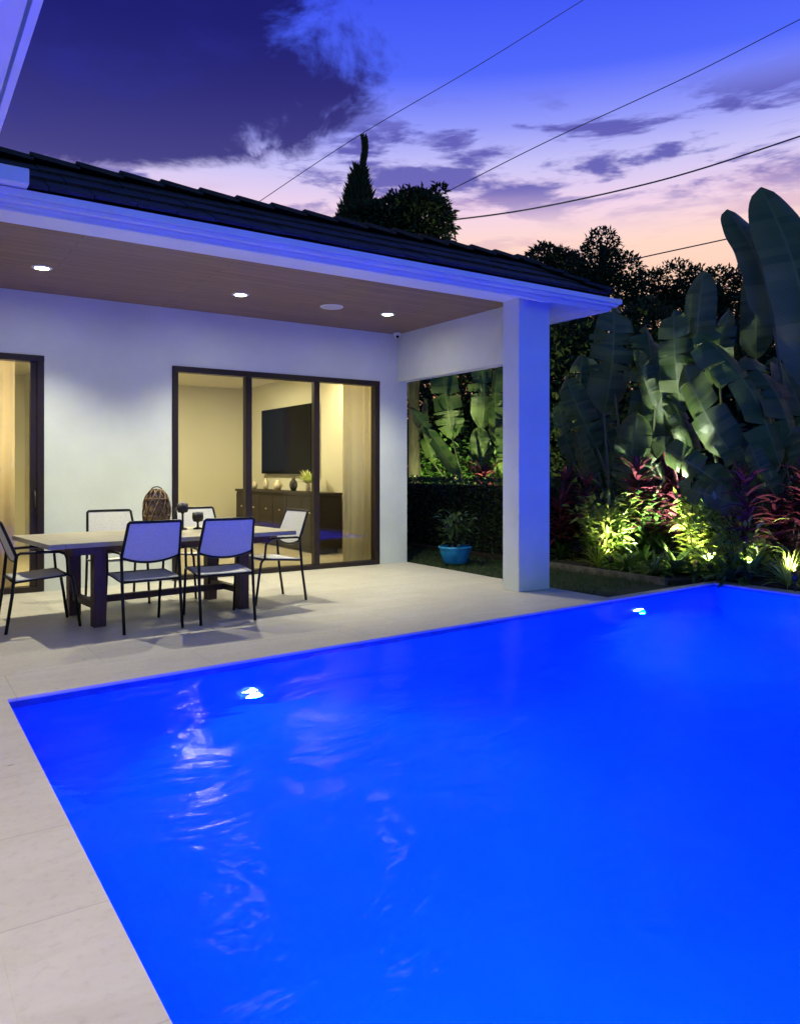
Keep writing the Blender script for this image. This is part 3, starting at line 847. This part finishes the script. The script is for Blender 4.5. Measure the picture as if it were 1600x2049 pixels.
# ================================================================== GARDEN
random.seed(11)
BX = 7.45
bd = MB(); bd.prism([(BX, 5.55), (PX1 + .21, B[1] + .14), (PX1 + .21, -4), (30, -4), (30, 20), (BX, 20)], -.05, .03)
tag(bd.build('planting_bed', M_soil), kind='structure')
ke = MB(); ke.box(BX - .06, BX - .003, 5.6, 8.0, -.03, .05)
tag(ke.build('bed_edging', material('edging_stone', (.16, .15, .12, 1), .8, noise_scale=8, var=.3, bump=.4, bump_scale=30)), kind='structure')
gr = MB()
for k in range(9000):
    x = random.uniform(XO + .03, BX - .08); y = random.uniform(5.45, 12)
    if y < far_y(x) + .42: continue
    a = random.uniform(0, 6.28)
    gr.strap((x, y, -.03), (math.cos(a) * .4, math.sin(a) * .4, 1), random.uniform(.03, .07), .006, .5, 2, .1)
tag(gr.build('lawn_grass', L_grass), 'short dark grass between the patio and the planting bed', 'grass', kind='stuff')

def plant(name, label, cat, parts, group=None, loc=(0, 0, 0), rz=0, sc_=1):
    t = empty(name, loc, rz, label=label, cat=cat, group=group); t.scale = (sc_,) * 3
    for nm, m, mat in parts: m.build(nm, mat, t, smooth=True)
    return t
def rosette(n, L, wd, e0, e1, droop, seg=5, z=0, fold=.18, m=None, tilt=0, c=(0, 0)):
    m = m or MB()
    for k in range(n):
        a = k * 2.399 + random.uniform(-.3, .3); e = random.uniform(e0, e1)
        m.strap((c[0], c[1], z), (math.cos(a) * math.cos(e), math.sin(a) * math.cos(e), math.sin(e)), L * random.uniform(.7, 1.15), wd * random.uniform(.8, 1.2), droop * random.uniform(.6, 1.3), seg, fold)
    return m
def cordyline(h_, n, spread=.35):
    st = MB(); lf = MB()
    for k in range(n):
        a = random.uniform(0, 6.28); r_ = random.uniform(0, spread); hh = h_ * random.uniform(.45, 1)
        bx_, by_ = r_ * math.cos(a) * .4, r_ * math.sin(a) * .4
        tx, ty = r_ * math.cos(a), r_ * math.sin(a)
        st.tube([(bx_, by_, 0), ((bx_ + tx) / 2, (by_ + ty) / 2, hh * .5), (tx, ty, hh)], .014, 6)
        for z in range(int(hh / .16)):
            zz_ = hh - z * .13
            rosette(11, .34, .062, .25 if z else .5, 1.0 if z else 1.5, 1.0, 5, zz_, m=lf, c=(tx, ty))
    return [('canes', st, M_bark), ('leaves', lf, L_red)]
def bush(h_, rad, n, L, wd, mat, nst=8):
    st = MB(); lf = MB()
    tips = []
    for k in range(nst):
        a = k * 2.4; e = random.uniform(.7, 1.4); l_ = h_ * random.uniform(.6, 1)
        p = Vector((rad * math.cos(a) * math.cos(e) * 1.3, rad * math.sin(a) * math.cos(e) * 1.3, l_))
        st.tube([(0, 0, 0), tuple(p * .5 + Vector((0, 0, .05))), tuple(p)], .012, 5, .004); tips.append(p)
    for k in range(n):
        p = random.choice(tips) * random.uniform(.25, 1.02) + Vector([random.gauss(0, rad * .28) for _ in range(3)])
        if p.z < .04: p.z = .04 + random.random() * .1
        d = Vector((p.x, p.y, random.uniform(-.1, .9) * rad)).normalized() + Vector([random.gauss(0, .35) for _ in range(3)])
        lf.strap(p, d, L * random.uniform(.6, 1.2), wd * random.uniform(.7, 1.2), .7, 3, .15, random.uniform(-.6, .6))
    return [('stems', st, M_bark), ('leaves', lf, mat)]

def uplight(x, y, power, tx, ty, tz, col, label, size=R(75)):
    t = empty('garden_spotlight', (x, y, .03), label=label, cat='garden light', group='spotlights in the planting bed')
    MB().tube([(0, 0, -.03), (0, 0, .10)], .010, 8).build('spike', M_iron, t)
    d = (Vector((tx, ty, tz)) - Vector((x, y, .18))).normalized()
    m = MB(); m.tube([Vector((0, 0, .13)) - d * .04, Vector((0, 0, .13)) + d * .05], .03, 14, .036); m.build('shade', M_iron, t, smooth=True)
    o = MB().lathe([(0, 0), (.03, 0)], seg=14).build('lens', E_garden, t); o.location = Vector((0, 0, .13)) + d * .0515
    o.rotation_mode = 'QUATERNION'; o.rotation_quaternion = d.to_track_quat('Z', 'Y')
    L_ = lamp('lamp', 'SPOT', Vector((0, 0, .13)) + d * .07, power, col, t, spot_size=size, spot_blend=.7, shadow_soft_size=.03)
    L_.rotation_mode = 'QUATERNION'; L_.rotation_quaternion = d.to_track_quat('-Z', 'Y')

def G(px, X): return at(px, 1100, X=X)           # foot of a plant seen at column px, on line X
def ground_at(px, X):
    p = G(px, X); return (p.x, p.y, .02)

random.seed(21)
# red cordylines
for (px, X, h_, n, lab) in ((1150, 8.25, 1.35, 7, 'red-leaved cordyline clump just right of the blue-lit column'),
                            (1330, 8.9, 1.35, 7, 'purple cordyline clump behind the middle of the planting bed'),
                            (1545, 8.5, 1.30, 8, 'tall purple-red cordyline clump at the right edge above the lit grass'),
                            (945, 8.6, 1.35, 4, 'dark red cordyline seen through the patio side opening')):
    plant('cordyline', lab, 'shrub', cordyline(h_, n, .42), 'red cordylines in the bed', ground_at(px, X))
# yellow-green crotons
plant('croton_shrub', 'yellow-green shrub lit brightly from below beside the red cordyline', 'shrub', bush(1.0, .36, 620, .15, .055, L_croton), 'bright shrubs in the bed', ground_at(1212, 8.0))
plant('croton_shrub', 'small glossy pale shrub standing upright in the middle of the bed', 'shrub', bush(.95, .2, 260, .16, .07, L_lime), 'bright shrubs in the bed', ground_at(1392, 8.35))
plant('croton_shrub', 'bronze-yellow shrub beneath the purple cordyline at the right', 'shrub', bush(.75, .42, 520, .18, .05, L_croton), 'bright shrubs in the bed', ground_at(1475, 8.3))
# strap-leaved plants
def straps(px, X, L, n, mat, lab, e=(.2, 1.3), wd=.05, dr=1.3, kind='strap_leaf_plant'):
    plant(kind, lab, 'plant', [('leaves', rosette(n, L, wd, e[0], e[1], dr, 7), mat)], 'arching strap-leaved plants in the bed', ground_at(px, X))
straps(1352, 7.95, .50, 34, L_fern, 'broad arching green plant at the pool corner, in front of the pale shrub', wd=.075)
straps(1425, 8.25, .62, 46, L_fern, 'long arching strap-leaved plant behind the pool corner, right of the broad one')
straps(1285, 8.1, .42, 44, L_green, 'low dark strap-leaved plant between the lit shrub and the pool corner')
straps(1250, 8.0, .36, 36, L_fern, 'small arching plant in front of the lit yellow-green shrub')
straps(1500, 8.22, .55, 44, L_green, 'dark arching plant under the bronze-yellow shrub')
straps(1575, 8.18, .42, 90, L_lime, 'bright lime grass clump lit from below at the right photo edge', (.5, 1.5), .022, 1.0, 'grass_clump')
straps(1196, 7.72, .40, 60, L_lime, 'bright lime grass clump lit from below next to the bed edging', (.5, 1.5), .022, 1.0, 'grass_clump')
straps(1120, 7.9, .35, 40, L_green, 'low dark plant beside the column foot')
straps(1600, 8.6, .7, 40, L_fern, 'tall arching plant at the right photo edge behind the lime grass')
# low filler shrubs
k_ = 0
for (px, X, h_, rad, lab) in ((1120, 8.6, .8, .4, 'dark rounded shrub behind the left red cordyline'), (1280, 8.7, .9, .42, 'dark leafy shrub behind the low strap plants'),
                         (1360, 9.3, .9, .45, 'dark leafy shrub behind the pale upright shrub'), (1430, 9.0, .8, .42, 'dark leafy shrub behind the pool corner'),
                         (1490, 9.6, 1.2, .5, 'tall dark shrub beneath the big paddle leaves'), (1220, 9.2, 1.2, .5, 'tall dark shrub behind the yellow-green one'),
                         (1590, 9.6, 1.1, .5, 'dark shrub at the right edge behind the cordyline')):
    plant('leafy_shrub', lab, 'shrub', bush(h_, rad, 520, .16, .06, L_green), 'dark shrubs at the back of the bed', ground_at(px, X))

for (px, X, h_, rad, mt, lab) in ((1172, 8.85, .75, .3, L_green, 'green leafy shrub between the left red cordyline and the lit shrub'), (1262, 8.95, .8, .3, L_croton, 'green shrub just right of the brightest lit shrub'),
                         (1305, 8.95, .8, .32, L_green, 'green leafy shrub left of the pale upright shrub'), (1440, 8.95, .95, .36, L_green, 'green leafy shrub right of the pale upright shrub'),
                         (1530, 8.75, .65, .3, L_croton, 'low green shrub left of the lime grass at the right edge')):
    plant('leafy_shrub', lab, 'shrub', bush(h_, rad, 420, .12, .045, mt), 'green shrubs filling the bed', ground_at(px, X))
straps(1255, 7.68, .38, 44, L_green, 'dark arching plant at the bed edging, right of the lit lime clump', wd=.04)
straps(1308, 7.66, .40, 44, L_fern, 'arching plant at the very end of the bed edging by the pool corner', wd=.04)
straps(1225, 7.70, .30, 36, L_green, 'small dark arching plant at the bed edging beneath the brightest shrub', wd=.04)
straps(1390, 7.98, .36, 30, L_fern, 'bright arching plant at the foot of the pale upright shrub', wd=.06)
straps(1460, 8.08, .45, 50, L_green, 'low arching plant along the pool edge, right of the pool corner')

# white bird-of-paradise clumps: big paddle leaves on long stalks
def paddle(parent, base, p0, p1, width, face=None, droop=.25, split=.0):
    """one leaf: stalk from base to p0 (part), blade p0..p1 (part)"""
    base, p0, p1 = Vector(base), Vector(p0), Vector(p1)
    L = (p1 - p0).length; d = (p1 - p0).normalized()
    m = MB(); mid = (base + p0) / 2 + Vector((0, 0, .15))
    pts = [base * (1 - t) ** 2 + mid * 2 * t * (1 - t) + p0 * t * t for t in [k / 8 for k in range(9)]]
    pts += [p0 + d * .1]
    m.tube([p - parent.location for p in pts], .032, 8, .014)
    st = m.build('stalk', L_stalk, parent, smooth=True)
    rnd = random.Random(int(abs(p0.x * 997 + p0.z * 313 + p1.z * 77)))
    view = Matrix.Rotation(rnd.uniform(-.6, .6), 3, d) @ Vector((-.75, -.6, .15)).normalized()
    side = d.cross(view).normalized(); nrm = side.cross(d)
    m = MB(); seg = 26; na = 4
    rnd = random.Random(int(abs(p0.x * 997 + p0.z * 313 + p1.z * 77)))
    cuts = sorted(rnd.uniform(.10, .97) for _ in range(rnd.choice((2, 5, 8, 11) if p1.z < 4 else (0,))))
    def wdt(t):
        a = min(1, t / .18) ** .6; b = 1 if t < .72 else math.cos((t - .72) / .28 * math.pi / 2) ** .55
        return width / 2 * a * max(b, .03) * (1 - .12 * t)
    for sd_ in (-1, 1):
        off = 0.0; off2 = 0.0
        for i in range(seg):
            t0, t1 = i / seg, (i + 1) / seg
            gap0 = any(abs(c - t1) < .5 / seg for c in cuts)
            if any(abs(c - t0) < .5 / seg for c in cuts): off = rnd.uniform(-.35, .25) * width; off2 = rnd.uniform(-.05, .05)
            b = len(m.v)
            for t, sh in ((t0, 0), (t1, 1)):
                c = p0 + d * (L * t) - Vector((0, 0, 1)) * droop * L * t * t
                c += nrm * (.10 * L * math.sin(t * math.pi) - .06 * L * t)
                for j in range(na + 1):
                    u = j / na; wv = wdt(t) * u
                    tt = t - (.030 * max(0, u - .25) if (gap0 and sh) else 0)
                    p = c + side * sd_ * wv + nrm * (-.28 * wdt(t) * u * u + math.sin(t * 26 + sd_) * .010 * u + off * u * u) + d * (.10 * wv + (tt - t) * L + off2 * u * L * .5)
                    m.v.append(tuple(p - parent.location)); m.uv[len(m.v) - 1] = (.5 + sd_ * u / 2, t)
            for j in range(na):
                q = (b + j, b + j + 1, b + na + 2 + j, b + na + 1 + j)
                m.f.append(q if sd_ > 0 else q[::-1])
    m.build('leaf', L_banana, parent, smooth=True)

def clump(name_label, base, leaves, X):
    t = empty('bird_of_paradise', base, label=name_label, cat='plant', group='giant bird-of-paradise clumps')
    for (bx, by, tx, ty, wpx, dX, *rest) in leaves:
        Xa = X + dX
        p0 = at(bx, by, X=Xa); p1 = at(tx, ty, X=Xa + (rest[0] if rest else 0))
        dep = (p0.x * FW[0] + p0.y * FW[1])
        b0 = Vector(base) + Vector((random.uniform(-.2, .2), random.uniform(-.2, .2), 0))
        # droop is already in the outline: aim the chord, keep the bend small
        paddle(t, b0, p0, p1, wpx / 1528 * dep, droop=.03)
    return t
random.seed(5)
bR = at(1640, 1100, X=9.4); bR = (bR.x, bR.y, .02)
clump('giant bird-of-paradise at the right photo edge with the tallest paddle leaves', bR, [
    (1640, 800, 1530, 345, 118, .1), (1548, 660, 1462, 400, 78, .3), (1512, 720, 1512, 528, 62, .7),
    (1620, 960, 1560, 700, 110, .5), (1700, 700, 1690, 330, 120, .4), (1660, 1000, 1595, 840, 90, -.3)], 9.4)
bM = at(1470, 1100, X=9.0); bM = (bM.x, bM.y, .02)
clump('giant bird-of-paradise behind the middle of the bed with broad slanting leaves', bM, [
    (1400, 800, 1402, 530, 70, .5), (1362, 830, 1345, 610, 72, .2), (1560, 930, 1405, 640, 100, .1), (1470, 920, 1360, 720, 84, -.1),
    (1470, 985, 1300, 872, 64, -.5), (1500, 1015, 1355, 968, 60, -.8), (1590, 900, 1500, 700, 120, .4), (1545, 1000, 1440, 830, 90, .0),
    (1400, 960, 1345, 790, 50, .1), (1440, 780, 1455, 610, 50, .5), (1385, 900, 1330, 780, 44, .2), (1560, 1010, 1495, 880, 46, -.4)], 9.0)
bL = at(1255, 1100, X=8.9); bL = (bL.x, bL.y, .02)
clump('giant bird-of-paradise between the column and the middle of the bed', bL, [
    (1208, 830, 1232, 600, 82, .3), (1255, 985, 1275, 818, 74, -.3), (1290, 880, 1300, 640, 84, .6), (1195, 900, 1128, 745, 60, .2),
    (1330, 900, 1318, 700, 80, .3), (1170, 860, 1160, 700, 70, .6), (1235, 960, 1190, 790, 64, .5),
    (1150, 930, 1115, 800, 40, .1), (1225, 760, 1195, 640, 34, .4), (1330, 960, 1225, 850, 40, -.1), (1190, 960, 1150, 860, 44, -.1), (1310, 820, 1275, 700, 40, .1)], 8.9)
bO = at(960, 1100, X=9.0); bO = (bO.x, bO.y, .02)
clump('lit bird-of-paradise seen through the side opening of the patio', bO, [
    (962, 960, 958, 850, 44, -.2), (965, 860, 962, 700, 52, .4), (905, 880, 880, 700, 60, .5), (1000, 900, 995, 700, 50, .3),
    (925, 965, 815, 800, 30, -.3), (1020, 960, 1010, 820, 46, .2), (870, 930, 842, 790, 40, .3)], 9.0)

# hedge behind the opening
hg = empty('hedge', (7.9, 10.2, 0), label='clipped dark green hedge seen through the side opening', cat='hedge')
random.seed(9)
m = MB(); hx0, hx1, hy0, hy1, hh = -.35, .35, -2.2, 3.6, 1.12
for k in range(9000):
    f = random.random()
    if f < .6: p = Vector((hx0 + random.uniform(-.03, .03), random.uniform(hy0, hy1), random.uniform(.05, hh)))
    elif f < .85: p = Vector((random.uniform(hx0, hx1), random.uniform(hy0, hy1), hh + random.gauss(0, .02)))
    else: p = Vector((random.uniform(hx0, hx1), hy0 + random.uniform(-.03, .03), random.uniform(.05, hh)))
    d = Vector([random.gauss(0, 1) for _ in range(3)]) + Vector((-1, 0, .6))
    m.strap(p, d, random.uniform(.04, .075), .03, .4, 2, .15, random.uniform(-1, 1))
m.build('leaves', L_hedge, hg)
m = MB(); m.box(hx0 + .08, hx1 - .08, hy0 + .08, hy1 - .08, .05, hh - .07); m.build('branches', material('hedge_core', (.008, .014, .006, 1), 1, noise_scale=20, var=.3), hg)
# blue planter
pt = at(899, 1128, Z=0)
po = empty('blue_planter', (pt.x + .1, pt.y, 0), label='low round bright blue glazed planter outside the patio opening', cat='planter')
MB().lathe([(0, 0), (.15, 0), (.17, .02), (.215, .17), (.225, .21), (.235, .22), (.235, .24), (.215, .24), (.205, .2), (.0, .2)], seg=30).build('pot', M_pot, po, smooth=True)
MB().lathe([(0, .205), (.204, .205)], seg=24).build('soil', M_soil, po)
pl_ = plant('potted_plant', 'dark leafy plant growing in the blue planter', 'plant', bush(.50, .24, 170, .15, .055, L_hedge), None, (pt.x + .1, pt.y, .2))

# more dark leafy plants behind the opening, lit from below
for (px, X, h_, r_, lab) in ((850, 9.6, 1.9, .45, 'lit leafy shrub at the left of the view through the opening'), (905, 9.8, 2.2, .5, 'lit leafy shrub in the centre of the view through the opening'), (990, 9.7, 2.1, .5, 'lit leafy shrub at the right of the view through the opening')):
    plant('leafy_shrub', lab, 'shrub', bush(h_, r_, 620, .18, .07, L_green), 'shrubs behind the hedge', ground_at(px, X))

# garden spotlights
YL = (1, .92, .58)
def up_at(px, X, power, tpx, tpy, tX, lab, col=YL, size=R(80)):
    a = G(px, X); b = at(tpx, tpy, X=tX); uplight(a.x, a.y, power, b.x, b.y, b.z, col, lab, size)
up_at(1222, 7.62, 125, 1215, 980, 8.3, 'small spotlight at the foot of the lit yellow-green shrub')
up_at(1590, 8.02, 130, 1560, 960, 8.8, 'small spotlight in the lime grass at the right photo edge')
up_at(1310, 7.92, 70, 1375, 1090, 8.15, 'small spotlight in front of the broad arching plant', (1, .95, .65), R(100))
up_at(1500, 8.12, 260, 1440, 850, 9.0, 'small spotlight at the pool edge below the big slanting leaves', (.95, 1, .7), R(95))
up_at(1420, 8.05, 240, 1395, 950, 8.6, 'small spotlight below the pale upright shrub')
for q_, lab in ((855, 'small spotlight behind the hedge, nearest the house wall'), (925, 'small spotlight behind the middle of the hedge'), (1000, 'small spotlight behind the hedge end nearest the column')):
    up_at(q_, 8.34, 520, q_ - 5, 780, 9.5, lab, (.88, 1, .42), R(110))
up_at(1262, 8.0, 620, 1235, 760, 9.0, 'added spotlight behind the lit yellow-green shrub, brightening the left paddle leaves', (.92, 1, .75), R(70))  # added lamp without a visible source, lifts the dark left clump of paddle leaves
up_at(1330, 8.22, 620, 1380, 760, 9.2, 'small spotlight behind the arching plants', (.9, 1, .75), R(90))

# ================================================================== TREES BEYOND
def crown(blobs, n, size, m=None):
    m = m or MB()
    tot = sum(b[1] * b[2] * b[3] for b in blobs) ** 1
    for b in blobs:
        c, rx, ry, rz_ = b
        cnt = int(n * (rx * ry * rz_) ** .67 / sum((q[1] * q[2] * q[3]) ** .67 for q in blobs))
        for k in range(cnt):
            v = Vector([random.gauss(0, 1) for _ in range(3)]).normalized() * random.uniform(.55, 1.0) ** .5
            p = Vector(c) + Vector((v.x * rx, v.y * ry, v.z * rz_)) * (1 + .22 * mnoise.noise(v * 3 + Vector(c)))
            d = v + Vector([random.gauss(0, .6) for _ in range(3)])
            m.strap(p, d, size * random.uniform(.6, 1.4), size * .45, .5, 2, .12, random.uniform(-1.2, 1.2))
    return m
def tree(label, base, blobs, n, size, trunk_r=.15, core=.7, group='dark trees beyond the garden', name='tree'):
    base = Vector(base); t = empty(name, base, label=label, cat='tree', group=group)
    m = MB(); topc = Vector(blobs[0][0]) - base
    m.tube([(0, 0, -.2), (topc.x * .2, topc.y * .2, topc.z * .5), tuple(topc)], trunk_r, 8, trunk_r * .4)
    for b in blobs[1:]:
        e = Vector(b[0]) - base
        m.tube([(topc.x * .15, topc.y * .15, topc.z * .4), tuple((e + Vector((0, 0, topc.z * .45))) * .5), tuple(e)], trunk_r * .45, 6, trunk_r * .15)
    m.build('trunk', M_bark, t, smooth=True)
    rel = [((Vector(b[0]) - base), b[1], b[2], b[3]) for b in blobs]
    crown(rel, n, size).build('crown', L_tree, t)
    return t
random.seed(31)
def blob(px, py, D, r, rz=None):
    return (at(px, py, D=D), r, r, rz or r)
def foot(px, D):
    p = at(px, 940, D=D); return (p.x, p.y, 0)
# silhouettes over the roof
D1 = 17
cy = empty('conical_tree', foot(712, D1), label='narrow black conical tree with a thin bare spire above the roof', cat='tree')
b0 = Vector(foot(712, D1)); m = MB()
tip = at(727, 272, D=D1) - b0; mid = at(722, 350, D=D1) - b0
m.tube([(0, 0, -.1), tuple(mid * .5), tuple(mid), tuple(at(730, 310, D=D1) - b0), tuple(tip)], .16, 8, .015); m.build('trunk', M_bark, cy, smooth=True)
m = MB()
for k in range(5200):
    t = random.random() ** .8
    c = (at(706 + 14 * (1 - t), 345 + 240 * t, D=D1) - b0)
    r_ = (.12 + .80 * t) * random.uniform(.2, 1); a = random.uniform(0, 6.28)
    p = c + Vector((r_ * math.cos(a), r_ * math.sin(a), random.gauss(0, .05)))
    m.strap(p, (math.cos(a) * .5, math.sin(a) * .5, 1), random.uniform(.12, .26), .07, .2, 2, .1, random.uniform(-1, 1))
for k in range(500):
    t = random.random(); c = at(727 + 3 * math.sin(t * 5), 275 + 80 * t, D=D1) - b0
    a = random.uniform(0, 6.28)
    m.strap(c + Vector((.05 * math.cos(a), .05 * math.sin(a), 0)), (math.cos(a) * .4, math.sin(a) * .4, 1), .10, .05, .2, 2)
m.build('crown', L_tree, cy)
tree('dark round-headed tree above the roof, right of the spire', foot(830, 16), [blob(815, 440, 16, .62), blob(850, 430, 16.3, .5), blob(775, 445, 16.2, .60, .45), blob(850, 450, 15.8, .6), blob(735, 455, 16.4, .6, .5), blob(878, 385, 16.4, .16), blob(720, 500, 16, .6), blob(800, 530, 16, .9, .6), blob(690, 480, 16, .45)], 15000, .13)
# skyline behind the garden
sk = [('low dark tree whose crown just clears the eave corner', 1090, 19, [(1090, 530, .5), (1060, 560, .5), (1120, 560, .7), (1100, 640, 1.3)]),
      ('tallest dark tree on the skyline right of the eave corner', 1205, 18, [(1205, 492, .38), (1190, 540, .62), (1240, 560, .6), (1155, 560, .5), (1200, 640, 1.2), (1210, 760, 1.5)]),
      ('dark tree between the tall one and the paddle leaves', 1330, 18.5, [(1350, 570, .55), (1300, 590, .55), (1395, 580, .5), (1330, 680, 1.3), (1320, 820, 1.5)]),
      ('dark tree behind the slender paddle leaf', 1450, 19, [(1440, 575, .5), (1480, 590, .6), (1430, 680, 1.2), (1450, 820, 1.5)]),
      ('dark tree at the right photo edge behind the tallest leaf', 1570, 19, [(1560, 600, .7), (1620, 580, .8), (1560, 720, 1.5), (1600, 860, 1.5)])]
for (lab, px, D, bl) in sk:
    tree(lab, foot(px, D), [blob(a, b, D + random.uniform(-.4, .4), r_) for (a, b, r_) in bl], 17000, .12, .2)
# close dark screen of trees behind the paddle leaves and the opening
for (lab, px, D, bl) in (('dark dense tree behind the column', 1120, 15.5, [(1130, 760, .9), (1100, 900, 1.0), (1150, 1000, .9), (1120, 680, .5)]),
                         ('dark dense tree behind the middle clump of paddle leaves', 1290, 15.5, [(1290, 780, 1.0), (1250, 930, 1.0), (1340, 960, 1.0), (1290, 680, .6)]),
                         ('dark dense tree behind the slanting paddle leaves', 1460, 15.5, [(1440, 760, .9), (1500, 900, 1.1), (1420, 960, 1.0), (1500, 720, .6)]),
                         ('dark dense tree behind the right clump of paddle leaves', 1600, 15.5, [(1590, 800, 1.0), (1640, 930, 1.1), (1580, 1000, .9)]),
                         ('dark dense tree filling the left of the side opening', 860, 19, [(850, 800, 1.2), (900, 930, 1.2), (830, 960, 1.0)]),
                         ('dark dense tree filling the right of the side opening', 980, 18.5, [(960, 790, 1.2), (1000, 930, 1.2), (1040, 820, 1.0)]),
                         ('far dark tree closing the gap beyond the side opening', 900, 23, [(840, 760, 1.9), (940, 770, 1.9), (890, 880, 2.2), (800, 820, 1.8), (1000, 780, 1.8)])):
    tree(lab, foot(px, D), [blob(a, b, D + random.uniform(-.3, .3), r_ * 1.25) for (a, b, r_) in bl], 11000, .17, .15, group='dense trees closing off the garden')

# ================================================================== OVERHEAD WIRES
def wire(label, pts, D0, D1_, r=.016):
    n = len(pts); P_ = []
    for i, (x, y) in enumerate(pts):
        t = i / (n - 1); P_.append(at(x, y, D=D0 + (D1_ - D0) * t))
    out_ = []
    for i in range(n - 1):
        for k in range(8):
            t = k / 8; a = P_[max(i - 1, 0)]; b = P_[i]; c = P_[i + 1]; d = P_[min(i + 2, n - 1)]
            out_.append(.5 * ((2 * b) + (c - a) * t + (2 * a - 5 * b + 4 * c - d) * t * t + (-a + 3 * b - 3 * c + d) * t ** 3))
    out_.append(P_[-1])
    o = MB().tube(out_, r, 6).build('overhead_wire', M_wire, smooth=True)
    tag(o, label, 'wire', 'wires crossing the sky')
wire('uppermost thin wire, running from the top edge down past the spire of the conical tree', [(1330, -100), (1165, 0), (960, 128), (722, 268), (520, 402), (350, 520)], 19, 19, .009)
wire('second wire, running from the upper right edge down over the round tree', [(1750, -35), (1600, 38), (1380, 150), (1110, 275), (930, 365), (780, 440)], 18, 19, .011)
wire('thick sagging wire from the right edge to the dark round tree', [(1800, 205), (1600, 272), (1400, 338), (1250, 378), (1060, 418), (900, 440), (780, 450)], 15, 17, .017)
wire('lowest wire, passing behind the slender paddle leaf', [(1800, 402), (1640, 435), (1480, 472), (1265, 519), (1150, 548)], 15, 18, .014)
